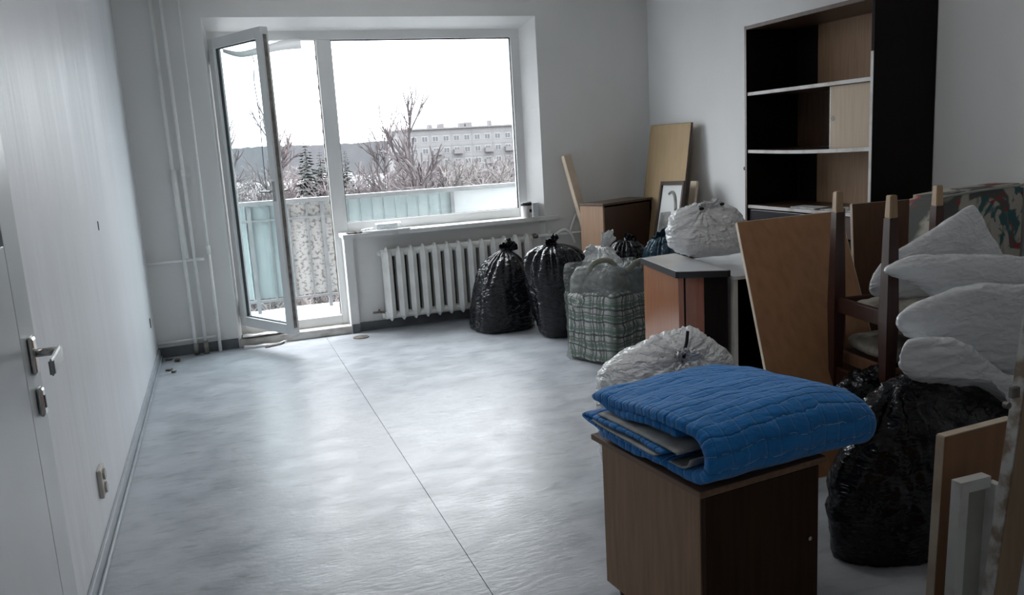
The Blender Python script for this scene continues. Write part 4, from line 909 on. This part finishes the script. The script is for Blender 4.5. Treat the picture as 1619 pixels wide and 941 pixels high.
obj('drawer_front', bx(0.05, 0.07, 0.022, 0.47, 0.78, 0.905, 0.002), mat('red_brown_box', (0.06, 0.015, 0.012), None, 0.4), bc)
obj('door', bx(0.012, 0.03, 0.022, BW-0.025, 0.06, 0.775, 0.002), M['walnut'], bc)
b = NB(); tube(b, [(0.01, BW, 1.165), (0.01, BW+0.018, 1.165)], 0.012, 12); obj('knob', b, M['black'], bc)
b = NB(); box(b, 0.03, 0.25, 0.06, 0.42, 0.9355, 0.939); o = obj('magazine', b, M['paper'], None); o.location = (3.19, 3.42, 0.0); tag(o, 'pale open magazine on the lowest open shelf of the bookcase', 'magazine')
b = NB(); prism(b, [(0.02, 0.46, 0.936), (0.16, 0.50, 0.936), (0.15, 0.70, 0.936), (0.03, 0.68, 0.936)], (0, 0, 0.004)); o = obj('paper_sheet', b, M['paper'], None); o.location = (3.19, 3.42, 0.0); tag(o, 'loose sheet of paper on the bookcase shelf left of the magazine', 'paper')
b = NB(); tube(b, catmull([(0.05, 0.10, 0.945), (0.12, 0.16, 0.947), (0.10, 0.28, 0.947), (0.2, 0.34, 0.945)], 6, False), 0.005, 6); o = obj('black_cable', b, M['black'], None); o.location = (3.19, 3.42, 0.0); tag(o, 'short black cable lying on the magazine in the bookcase', 'cable')

# ------------------------------------------------------------------ chairs
def chair_post(b, top, bot, wt, wb): bar(b, bot, top, wb, wb, up=(0.16, 1, 0), w2=wt, h2=wt)
ic = thing('dining_chair', 'dark wooden chair turned upside down with pale leg tips pointing up', 'chair', (2.40, 2.60, 0.30))
P1, P2, P3 = Vector((2.395, 2.75, 0)), Vector((2.344, 2.41, 0)), Vector((2.835, 2.665, 0))
def Z(v, z, dx=0, dy=0): return Vector((v.x+dx, v.y+dy, z))
def leg(P, ztip, zr, zb, up_=(0.15, 1, 0), mw=0.052):
    b = NB(); bar(b, Z(P, zr), Z(P, ztip-0.085), mw, mw, up=up_, w2=0.036, h2=0.036)
    if zb is not None: bar(b, Z(P, zr), Z(P, zb), mw, mw, up=up_, w2=0.036, h2=0.036)
    lg = local(obj('leg', b, M['chair_wood']), ic)
    b = NB(); bar(b, Z(P, ztip-0.085), Z(P, ztip), 0.035, 0.035, up=up_, w2=0.029, h2=0.029); bmesh.ops.bevel(b, geom=b.edges[:], offset=0.003, segments=2, affect='EDGES')
    o = obj('leg_tip', b, M['tip_wood']); o.parent = lg; lg_loc = Vector(ic.location); return lg
leg(P1, 1.135, 0.66, 0.30); leg(P2, 1.137, 0.655, 0.30); leg(P3, 1.132, 0.66, None)
def rail(root, a, c, z, h=0.062, w=0.024, m=None, name='seat_rail'):
    b = NB(); bar(b, Z(a, z), Z(c, z), w, h, up=(0, 0, 1)); bmesh.ops.bevel(b, geom=b.edges[:], offset=0.004, segments=2, affect='EDGES'); return local(obj(name, b, m or M['chair_wood']), root)
rail(ic, P1, P2, 0.665); rail(ic, P1, P3, 0.66); P4 = P2+(P3-P1); rail(ic, P2, P4, 0.655); rail(ic, P3, P4, 0.66)
rail(ic, P1, P2, 0.36, 0.07, 0.018, name='back_slat')
def cushion(root, quad, z, th, m, seed, name='seat_cushion'):
    q = [Z(v, z) for v in quad]; c0 = sum(q, Vector())/4; pts = []
    for i in range(4):
        a, c = q[i], q[(i+1) % 4]; pts += [a.lerp(c, 0.10), a.lerp(c, 0.5)+((a+c)/2-c0).normalized()*0.010, a.lerp(c, 0.90)]
    b = pillow(pts, (0, 0, 1), th, 0.004, 10, seed, nr=16, na=96, flat=0.30); return local(obj(name, b, m, smooth=True), root)
dxy = Vector((0.035, -0.01, 0))
cushion(ic, [P1+Vector((0.04, -0.045, 0)), P3+Vector((-0.03, -0.04, 0)), P4+Vector((-0.03, 0.04, 0)), P2+Vector((0.045, 0.035, 0))], 0.668, 0.030, M['seat_cloth'], 3)
uc = thing('dining_chair', 'brown wooden chair standing upright beneath the upturned dark chair', 'chair', (2.45, 2.70, 0))
Q1, Q2, Q3, Q4 = Vector((2.470, 2.81, 0)), Vector((2.425, 2.47, 0)), Vector((2.86, 2.76, 0)), Vector((2.80, 2.42, 0))
lw = wood('brown_chair_wood', (0.17, 0.085, 0.05), (0.22, 0.12, 0.07), 0.35, coat=0.3)
for q, zt in ((Q1, 1.055), (Q2, 0.44), (Q3, 0.44), (Q4, 0.44)):
    b = NB(); bar(b, Z(q, 0), Z(q, 0.45), 0.026, 0.026, up=(0.15, 1, 0), w2=0.034, h2=0.034)
    if zt > 0.5: bar(b, Z(q, 0.45), Z(q, zt, 0.01, 0.02), 0.034, 0.034, up=(0.15, 1, 0), w2=0.026, h2=0.026)
    local(obj('leg', b, lw), uc)
for a, c in ((Q1, Q2), (Q1, Q3), (Q3, Q4), (Q4, Q2)): rail(uc, a, c, 0.42, 0.05, 0.02, lw)
cushion(uc, [Q1+Vector((0.02, -0.01, 0)), Q3, Q4, Q2+Vector((0.01, 0.0, 0))], 0.485, 0.042, M['seat_cloth'], 8)
# panel behind the chairs
slab('plywood_sheet', 'dark brown plywood sheet standing behind the stacked chairs against the bookcase side', 'panel', [[(2.964,3.300,1.012)][0], [(3.552,3.340,1.001)][0], (3.40, 3.20, 0.004), (2.90, 3.16, 0.004)], 0.016, wood('dark_brown_ply', (0.15, 0.07, 0.035), (0.11, 0.05, 0.025), 0.6), M['edge_light'])

# ------------------------------------------------------------------ floral mattress, sheets and sacks on the right
fl_m = bpy.data.materials.new('floral_cloth'); fl_m.use_nodes = True; nt = fl_m.node_tree; pb = nt.nodes['Principled BSDF']; pb.inputs['Roughness'].default_value = 0.85
tc = nt.nodes.new('ShaderNodeTexCoord'); base = (0.50, 0.47, 0.40, 1); last = None
for i, (sc, lo, col) in enumerate(((5, 0.60, (0.16, 0.05, 0.05)), (7, 0.62, (0.05, 0.13, 0.14)), (3, 0.60, (0.10, 0.105, 0.095)), (9, 0.64, (0.32, 0.06, 0.06)))):
    mp = nt.nodes.new('ShaderNodeMapping'); mp.inputs['Location'].default_value = (i*7.3, i*3.1, i*5.7); n = nt.nodes.new('ShaderNodeTexNoise'); n.inputs['Scale'].default_value = sc; n.inputs['Detail'].default_value = 3; n.inputs['Distortion'].default_value = 1.2
    r = nt.nodes.new('ShaderNodeMapRange'); r.inputs['From Min'].default_value = lo-0.02; r.inputs['From Max'].default_value = lo+0.02
    x = nt.nodes.new('ShaderNodeMixRGB'); x.inputs['Color1'].default_value = base; x.inputs['Color2'].default_value = (*col, 1)
    nt.links.new(tc.outputs['Object'], mp.inputs[0]); nt.links.new(mp.outputs[0], n.inputs['Vector']); nt.links.new(n.outputs['Fac'], r.inputs['Value']); nt.links.new(r.outputs[0], x.inputs['Fac'])
    if last: nt.links.new(last, x.inputs['Color1'])
    last = x.outputs[0]
nt.links.new(last, pb.inputs['Base Color'])
ft = thing('floral_mattress', 'floral patterned mattress stood on edge against the right wall', 'mattress', (3.0, 2.86, 0))
q = [(3.034,2.860,1.059),(3.566,2.860,1.096)]
b = NB(); x0 = q[0][0]-3.0
prism(b, [(x0, 0, 0), (0.585, 0, 0), (0.585, 0, 1.085), (0.30, 0, 1.078), (x0, 0, 1.062)], (0, 0.17, 0)); bmesh.ops.bevel(b, geom=b.edges[:], offset=0.02, segments=3, affect='EDGES')
obj('mattress_body', b, fl_m, ft, smooth=False)
b = NB(); tube(b, [(x0+0.01, 0.002, 1.055), (0.30, -0.002, 1.071), (0.58, -0.002, 1.079)], 0.006, 8); obj('piping', b, M['cream'], ft)

def heap(name, label, outline, axis, th, m, cat='bag', **k):
    c0 = sum((Vector(p) for p in outline), Vector())/len(outline); b = pillow(outline, axis, th, **k)
    return tag(obj(name, b, m, smooth=True), label, cat)
heap('plastic_sheet', 'peaked cloudy plastic sheet standing up in front of the floral mattress', [(2.411,2.560,0.726),(2.399,2.560,0.809),(2.492,2.560,0.886),(2.689,2.560,0.964),(2.879,2.560,1.044),(2.938,2.560,1.031),(3.017,2.560,0.933),(3.121,2.560,0.775),(3.012,2.560,0.692),(2.736,2.560,0.673)], (-0.55, -0.83, 0.1), 0.05, M['bag_frost'], 'sheet', amp=0.006, freq=4, seed=21, fine=0.45, flat=0.35)
heap('plastic_sheet', 'long fold of cloudy plastic sheet lying over the upturned chair seat', [(2.212,2.300,0.881),(2.332,2.300,0.924),(2.603,2.300,0.900),(2.890,2.300,0.867),(3.171,2.300,0.788),(3.203,2.300,0.643),(2.906,2.300,0.654),(2.711,2.300,0.687),(2.489,2.300,0.740),(2.366,2.300,0.809)], (-0.5, -0.8, 0.3), 0.075, M['bag_frost'], 'sheet', amp=0.008, freq=4.5, seed=27, fine=0.45, stretch=(0.6, 0.6, 2), flat=0.4)
heap('plastic_bundle', 'upper of the two cloudy plastic-wrapped bundles on the black sack', [(2.059,2.080,0.747),(2.094,2.080,0.794),(2.277,2.080,0.837),(2.446,2.080,0.836),(2.685,2.080,0.805),(3.011,2.080,0.702),(3.052,2.080,0.306),(2.718,2.080,0.404),(2.465,2.080,0.541),(2.288,2.080,0.627),(2.120,2.080,0.683)], (-0.5, -0.75, 0.45), 0.10, M['bag_frost'], 'bundle', amp=0.009, freq=4.5, seed=33, fine=0.45, stretch=(0.6, 0.6, 1.8), flat=0.4)
heap('plastic_bundle', 'lower of the two cloudy plastic-wrapped bundles, drooping over the black sack', [(1.969,1.980,0.654),(1.988,1.980,0.708),(2.075,1.980,0.723),(2.230,1.980,0.685),(2.404,1.980,0.563),(2.587,1.980,0.457),(2.664,1.980,0.259),(2.494,1.980,0.363),(2.396,1.980,0.476),(2.266,1.980,0.542),(2.143,1.980,0.561),(2.036,1.980,0.586)], (-0.5, -0.75, 0.45), 0.075, M['bag_frost'], 'bundle', amp=0.009, freq=5, seed=41, fine=0.45, stretch=(0.6, 0.6, 1.8), flat=0.4)
t_ = heap('black_sack', 'huge shiny black rubbish sack under the plastic-wrapped bundles', [(1.842,2.060,0.402),(1.876,2.060,0.483),(1.986,2.060,0.552),(2.104,2.060,0.573),(2.328,2.060,0.521),(2.567,2.060,0.450),(2.832,2.060,0.251),(2.940,2.060,-0.201),(2.908,2.060,-0.593),(2.516,2.060,-0.617),(2.090,2.060,-0.495),(1.848,2.060,-0.258),(1.777,2.060,0.061),(1.778,2.060,0.283)], (-0.5, -0.85, 0.15), 0.24, M['bag_black'], amp=0.012, freq=4, seed=50, radial=0.03, floor=0.003, flat=0.5, knot=[(1.942,1.900,0.621)][0], folds=11, kamp=0.02, kr=0.2, back=0.8)
heap('black_sack', 'small crumpled black bag under the upright chair', [(2.208,2.500,0.324),(2.252,2.500,0.421),(2.423,2.500,0.447),(2.554,2.500,0.401),(2.593,2.500,0.234),(2.568,2.500,0.047),(2.371,2.500,0.057),(2.227,2.500,0.164)], (-0.4, -0.9, 0.1), 0.12, M['bag_black'], amp=0.02, freq=8, seed=57, floor=0.003)

# boards and frames at the right edge
slab('brown_board', 'brown board standing on the floor below the bundles, left of the white frame', 'board', [(1.772, 1.639, 0.556), (2.040, 1.652, 0.558), (2.03, 1.66, 0.004), (1.762, 1.646, 0.004)][::-1], 0.026, M['board'], M['edge_light'])
wfr = thing('window_sash', 'small white painted wooden frame with a dull green panel leaning on the brown board', 'frame', (1.74, 1.53, 0))
def W(pts, th, nm, m):
    b = NB(); prism(b, pts, (0, 0.03, 0)); return local(obj(nm, b, m), wfr)
z1 = 0.462; xa, xb = 1.744, 1.845
W([(xa-0.012, 1.53, 0.004), (xa+0.018, 1.53, 0.004), (xa+0.030, 1.53, z1), (xa, 1.53, z1)], 0.03, 'stile', M['white_wood'])
W([(xb-0.008, 1.515, 0.004), (xb+0.016, 1.515, 0.004), (xb+0.028, 1.515, z1-0.02), (xb+0.004, 1.515, z1-0.02)], 0.03, 'stile', M['white_wood'])
W([(xa+0.030, 1.53, z1-0.032), (xb+0.004, 1.53, z1-0.032), (xb+0.004, 1.53, z1), (xa+0.030, 1.53, z1)], 0.03, 'rail', M['white_wood'])
b = NB(); prism(b, [(xa+0.016, 1.545, 0.004), (xb-0.006, 1.545, 0.004), (xb+0.004, 1.545, z1-0.03), (xa+0.028, 1.545, z1-0.03)], (0, 0.008, 0)); local(obj('panel', b, M['cream']), wfr)
pk = thing('timber_post', 'rough timber board with white-painted edge leaning at the right edge', 'board', (1.60, 1.30, 0))
pa, pb_ = Vector((1.565, 1.30, 0.0)), Vector((1.70, 1.30, 1.12))
b = NB(); prism(b, [pa, pa+Vector((0.075, 0, 0)), pb_+Vector((0.075, 0, 0)), pb_], (0, 0.03, 0)); local(obj('board', b, wood('rough_timber', (0.26, 0.17, 0.10), (0.34, 0.23, 0.14), 0.6)), pk)
b = NB(); prism(b, [pa+Vector((-0.004, 0.001, 0)), pa+Vector((-0.0003, 0.001, 0)), pb_+Vector((-0.0003, 0.001, 0)), pb_+Vector((-0.004, 0.001, 0))], (0, 0.028, 0)); local(obj('painted_edge', b, mat('worn_edge_paint', (0.5, 0.49, 0.46), (0.22, 0.16, 0.11), 0.6, 22, lo=0.45, hi=0.6)), pk)
k1 = Vector([(1.620,1.295,0.794)][0])
b = NB(); box(b, k1.x-0.014, k1.x+0.010, 1.286, 1.299, k1.z-0.012, k1.z+0.014, 0.003); tube(b, [k1+Vector((-0.012, 0, -0.03)), k1+Vector((-0.012, 0.012, -0.03))], 0.008, 10); local(obj('bracket', b, M['dirty_metal']), pk)

# ------------------------------------------------------------------ far corner pile
pl_ = thing('pine_plank', 'pale pine plank leaning against the window wall', 'plank', (2.87, 6.3, 0))
b = NB(); a = Vector((2.775, 6.415, 1.285)); c = Vector((3.01, 6.20, 0.01)); bar(b, c, a, 0.075, 0.045, up=(0.25, -1, 0.2)); bmesh.ops.bevel(b, geom=b.edges[:], offset=0.003, segments=1, affect='EDGES'); local(obj('board', b, M['pine']), pl_)
bxx = thing('dark_box_cabinet', 'low dark brown cabinet in the corner behind the small bags', 'cabinet', (2.835, 5.87, 0))
rz_ = math.atan2(0.24, 0.56); bxx.rotation_euler = (0, 0, rz_)
obj('side_panel', bx(0, 0.018, 0, 0.24, 0, 0.885), wood('pinkish_side', (0.30, 0.18, 0.11), (0.35, 0.22, 0.14), 0.5), bxx); obj('side_panel', bx(0.60, 0.618, 0, 0.24, 0, 0.885), M['walnut'], bxx)
obj('front_panel', bx(0.018, 0.60, 0.004, 0.02, 0.0, 0.87), wood('dark_brown_front', (0.045, 0.02, 0.012), (0.06, 0.028, 0.018), 0.5), bxx); obj('back_panel', bx(0.018, 0.6, 0.225, 0.24, 0, 0.885), M['walnut'], bxx)
obj('top_board', bx(-0.006, 0.625, -0.008, 0.245, 0.885, 0.903, 0.002), M['walnut_edge'], bxx)
tb_ = slab('tall_board', 'tall tan board leaning in the far right corner', 'board', [(3.505, 6.27, 1.488), (3.505, 5.645, 1.488), (3.28, 5.62, 0.004), (3.28, 6.25, 0.004)], 0.018, M['tan_board'], M['walnut_edge'])
pf = [(3.360,5.842,1.037),(3.360,5.492,1.050)]+[(3.200,5.352,0.604),(3.200,5.714,0.571)]
pf = [Vector(p) for p in pf]
fr = thing('picture_frame', 'dark framed picture with a white mat leaning on the tall tan board', 'picture', pf[3][:])
n_ = (pf[1]-pf[0]).cross(pf[3]-pf[0]).normalized()
if n_.x > 0: n_ = -n_
b = NB()
for i in range(4):
    a, c = pf[i], pf[(i+1) % 4]; ins = [pf[i].lerp(sum(pf, Vector())/4, 0.12), pf[(i+1) % 4].lerp(sum(pf, Vector())/4, 0.12)]
    prism(b, [a, c, ins[1], ins[0]], n_*0.02)
local(obj('frame', b, mat('dark_frame', (0.05, 0.03, 0.022), None, 0.35)), fr)
cc0 = sum(pf, Vector())/4; inn = [p.lerp(cc0, 0.10) for p in pf]
b = NB(); prism(b, inn, n_*0.006); local(obj('mat_board', b, mat('picture_mat', (0.62, 0.63, 0.62), None, 0.4)), fr)
u_ = (pf[1]-pf[0]); v_ = (pf[3]-pf[0])
def at_uv(u, v, h): return pf[0]+u_*u+v_*v+n_*h
b = NB(); tube(b, catmull([at_uv(0.38, 0.20, 0.007), at_uv(0.52, 0.17, 0.007), at_uv(0.66, 0.25, 0.007), at_uv(0.76, 0.45, 0.007)], 6, False), 0.010, 6, 0.016); prism(b, [at_uv(0.12, 0.50, 0.0065), at_uv(0.55, 0.48, 0.0065), at_uv(0.70, 0.85, 0.0065), at_uv(0.12, 0.85, 0.0065)], n_*0.001)
local(obj('print', b, mat('print_grey', (0.10, 0.10, 0.095), (0.25, 0.25, 0.24), 0.5, 20)), fr)
e0 = [(3.440,5.559,1.043),(3.440,5.478,1.044)]
slab('narrow_board', 'short narrow pale strip of wood behind the picture frame', 'board', [e0[0], e0[1], (3.27, e0[1][1]-0.01, 0.004), (3.27, e0[0][1]-0.01, 0.004)], 0.02, M['pine'], M['pine'])

# standing bin bags
def binbag(label, loc, prof, lean, seed, name='bin_bag', m=None, sq=(1, 1), ears=(), zn=0.6, rot=0, **k):
    t_ = thing(name, label, 'bag', loc, rotz=rot); obj('bag_body', sack(prof, seed=seed, lean=lean, sq=sq, **k), m or M['bag_black'], t_, smooth=True)
    for i, (base, tip, w) in enumerate(ears): obj('knot_ear', ear(base, tip, w, seed+i), m or M['bag_black'], t_, smooth=True)
    return t_
binbag('tied black bin bag nearest the radiator', (1.985, 5.98, 0.002), [(0, 0.215), (0.015, 0.238), (0.10, 0.238), (0.25, 0.225), (0.40, 0.195), (0.50, 0.155), (0.57, 0.085), (0.60, 0.035), (0.62, 0.03)], (0.06, 0.0), 3.0, amp=0.009, ears=[((0.07, 0, 0.595), (0.035, -0.02, 0.66), 0.09), ((0.07, 0, 0.595), (0.13, -0.01, 0.665), 0.13)])
binbag('tied black bin bag between the other bin bag and the plaid bag', (2.275, 5.50, 0.002), [(0, 0.12), (0.02, 0.145), (0.12, 0.175), (0.28, 0.205), (0.42, 0.222), (0.55, 0.218), (0.63, 0.165), (0.665, 0.08), (0.675, 0.035), (0.685, 0.03)], (-0.03, 0.0), 8.0, amp=0.009, ears=[((-0.03, 0, 0.665), (-0.085, -0.02, 0.71), 0.06), ((-0.03, 0, 0.665), (-0.01, -0.02, 0.745), 0.06)])
binbag('crumpled white carrier bag with handles behind the plaid bag', (2.56, 5.42, 0.002), [(0, 0.13), (0.03, 0.16), (0.2, 0.18), (0.4, 0.19), (0.52, 0.17), (0.60, 0.10), (0.63, 0.06)], (0.02, 0.0), 14.0, m=M['bag_white'], name='carrier_bag', ears=[((0.03, -0.02, 0.58), (0.09, -0.05, 0.745), 0.12), ((0.0, -0.04, 0.58), (-0.11, -0.04, 0.63), 0.12)])
b = NB(); tube(b, [(2.655, 5.34, 0.70), (2.665, 5.30, 0.70)], 0.016, 14); 
binbag('low crumpled black bag between the white carrier and the blue bag', (2.80, 5.42, 0.002), [(0, 0.12), (0.03, 0.15), (0.2, 0.17), (0.4, 0.17), (0.54, 0.15), (0.62, 0.10), (0.66, 0.05)], (0.0, 0.0), 19.0, amp=0.02, ears=[((0.0, 0, 0.63), (0.04, -0.02, 0.70), 0.12)])
binbag('dark blue crumpled bag in front of the picture frame', (2.99, 5.20, 0.002), [(0, 0.11), (0.03, 0.13), (0.2, 0.14), (0.4, 0.145), (0.56, 0.14), (0.64, 0.11), (0.69, 0.05)], (0.0, 0.0), 24.0, m=M['bag_navy'], amp=0.018, ears=[((0.0, 0, 0.67), (-0.05, -0.02, 0.73), 0.14), ((0.0, 0, 0.67), (0.06, -0.02, 0.71), 0.11)])

# big white bag on the cabinets
wb_ = thing('carrier_bag', 'big full white plastic bag on top of the low cabinets', 'bag', (2.44, 3.8, 0.752))
ol = [(2.201,3.800,0.885),(2.218,3.800,0.974),(2.284,3.800,1.018),(2.372,3.800,1.038),(2.458,3.800,1.038),(2.568,3.800,1.023),(2.648,3.800,0.976),(2.683,3.800,0.911),(2.687,3.800,0.796),(2.613,3.800,0.740),(2.433,3.800,0.737),(2.278,3.800,0.777),(2.214,3.800,0.823)]
b = pillow(ol, (-0.3, -0.95, 0.0), 0.15, 0.007, 8, 61, radial=0.016, stretch=(0.8, 0.8, 2.2), knot=[(2.352,3.660,1.020)][0], floor=0.7555, folds=14, kamp=0.014, flat=0.5, kr=0.10)
sackpart('bag_body', b, M['bag_white'], wb_)
kk = Vector([(2.411,3.740,1.038)][0])
for i, (d1, w_1) in enumerate((((-0.055, -0.02, 0.005), 0.07), ((0.075, -0.01, 0.006), 0.08), ((0.0, -0.03, 0.012), 0.05))):
    sackpart('handle_loop', ear(kk+Vector((0, 0, -0.045)), kk+Vector(d1), w_1, 60+i), M['bag_white'], wb_)
for d1 in ((-0.062, -0.045, -0.020), (0.058, -0.050, -0.005)):
    b = pillow([kk+Vector(d1)+Vector((0.016*math.cos(a), 0, 0.009*math.sin(a))) for a in [PI/4*i for i in range(8)]], (0, -1, 0.2), 0.004, 0.001, 20, 2, nr=6, na=20); sackpart('handle_hole_dark', b, M['black'], wb_)  # black pads paint the dark inside the handle openings

# plaid bag in clear plastic
PB = thing('plaid_bag', 'green and white plaid laundry bag wrapped in clear plastic', 'bag', (2.205, 4.455, 0.002), rotz=math.atan2(0.41, 0.913))
pm = bpy.data.materials.new('plaid_weave'); pm.use_nodes = True; nt = pm.node_tree; pb = nt.nodes['Principled BSDF']; pb.inputs['Roughness'].default_value = 0.5
tc = nt.nodes.new('ShaderNodeTexCoord'); sp2 = nt.nodes.new('ShaderNodeSeparateXYZ'); nz2 = nt.nodes.new('ShaderNodeTexNoise'); nz2.inputs['Scale'].default_value = 7; nt.links.new(tc.outputs['Object'], sp2.inputs[0]); nt.links.new(tc.outputs['Object'], nz2.inputs['Vector'])
wob2 = mth('MULTIPLY', mth('SUBTRACT', nz2.outputs['Fac'], 0.5), 0.06)
hcoord = mth('ADD', mth('ADD', sp2.outputs[0], sp2.outputs[1]), wob2); vcoord = mth('ADD', sp2.outputs[2], wob2)
def band(c, pitch_, off, wd): return mth('LESS_THAN', mth('ABSOLUTE', mth('SUBTRACT', mth('FRACT', mth('ADD', mth('DIVIDE', c, pitch_), off)), 0.5)), wd)
col = None
def layer(prev, fac, c, k_):
    x = nt.nodes.new('ShaderNodeMixRGB'); x.inputs['Color2'].default_value = (*c, 1); nt.links.new(mth('MULTIPLY', fac, k_), x.inputs['Fac'])
    if prev is None: x.inputs['Color1'].default_value = (0.72, 0.74, 0.70, 1)
    else: nt.links.new(prev, x.inputs['Color1'])
    return x.outputs[0]
for cc_ in (hcoord, vcoord):
    col = layer(col, band(cc_, 0.085, 0.0, 0.13), (0.07, 0.16, 0.10), 0.75); col = layer(col, band(cc_, 0.085, 0.33, 0.06), (0.02, 0.03, 0.025), 0.9); col = layer(col, band(cc_, 0.17, 0.62, 0.03), (0.12, 0.05, 0.05), 0.7); col = layer(col, band(cc_, 0.043, 0.1, 0.07), (0.08, 0.12, 0.09), 0.6)
nt.links.new(col, pb.inputs['Base Color'])
def softbox(x0, x1, y0, y1, z0, z1, cuts=34, round_=0.05, amp=0.008, freq=7, seed=0, bulge=0.006, top=0.0):
    b = NB(); bmesh.ops.create_cube(b, size=2.0); bmesh.ops.subdivide_edges(b, edges=b.edges[:], cuts=cuts, use_grid_fill=True)
    hx_, hy_, hz_ = (x1-x0)/2, (y1-y0)/2, (z1-z0)/2; c0 = Vector(((x0+x1)/2, (y0+y1)/2, (z0+z1)/2)); new = []
    for v in b.verts:
        p = v.co; P_ = Vector((p.x*hx_, p.y*hy_, p.z*hz_)); inner = Vector((max(-hx_+round_, min(hx_-round_, P_.x)), max(-hy_+round_, min(hy_-round_, P_.y)), max(-hz_+round_, min(hz_-round_, P_.z))))
        d = P_-inner; dn = d.normalized() if d.length > 1e-6 else Vector((0, 0, 0)); q = inner+dn*min(round_, d.length)
        q += dn*(bulge*(1-p.x*p.x*abs(dn.x < .5))*(1-p.z**2)+amp*(1.0*crum(q+c0, freq, seed)-0.6*crum(q+c0, freq*2.2, seed+5)-0.2))
        if p.z > 0.3: q.z += top*noise.noise(Vector((q.x*9+seed, q.y*9, 1)))*(p.z-0.3)
        new.append(q+c0)
    for v, q in zip(b.verts, new): v.co = (q.x, q.y, max(q.z, z0+0.0005))
    return b
obj('plaid_body', softbox(0.008, 0.40, 0.008, 0.405, 0.002, 0.45, seed=71, top=0.05, round_=0.028), pm, PB, smooth=True)
cl = mat('folded_clothes', (0.16, 0.175, 0.17), (0.30, 0.31, 0.29), 0.9, 6, bump=0.4, bscale=25)
obj('clothes', softbox(0.02, 0.22, 0.03, 0.40, 0.38, 0.585, 24, 0.07, 0.014, 9, 75, 0.01, 0.04), cl, PB, smooth=True)
obj('clothes', softbox(0.16, 0.40, 0.03, 0.38, 0.38, 0.59, 24, 0.08, 0.014, 9, 79, 0.01, 0.05), mat('blue_grey_clothes', (0.12, 0.16, 0.18), (0.25, 0.29, 0.29), 0.9, 6, bump=0.4, bscale=25), PB, smooth=True)
olive = mat('olive_cloth', (0.22, 0.23, 0.17), (0.33, 0.33, 0.27), 0.9, 9)
b = NB(); tube(b, catmull([(0.05, 0.25, 0.56), (0.06, 0.22, 0.62), (0.12, 0.20, 0.645), (0.20, 0.18, 0.63), (0.24, 0.16, 0.57)], 8, False), 0.017, 10); obj('carry_handle', b, olive, PB, smooth=True)
b = NB(); tube(b, catmull([(0.20, 0.05, 0.58), (0.26, 0.02, 0.625), (0.34, 0.03, 0.62), (0.38, 0.06, 0.57)], 8, False), 0.020, 10); obj('carry_handle', b, olive, PB, smooth=True)
k = obj('plastic_cover', softbox(-0.006, 0.416, -0.006, 0.418, 0.001, 0.615, 56, 0.03, 0.016, 8, 83, 0.006, 0.06), M['bag_clear'], PB, smooth=True); k['label'] = 'clear crumpled plastic wrapping'
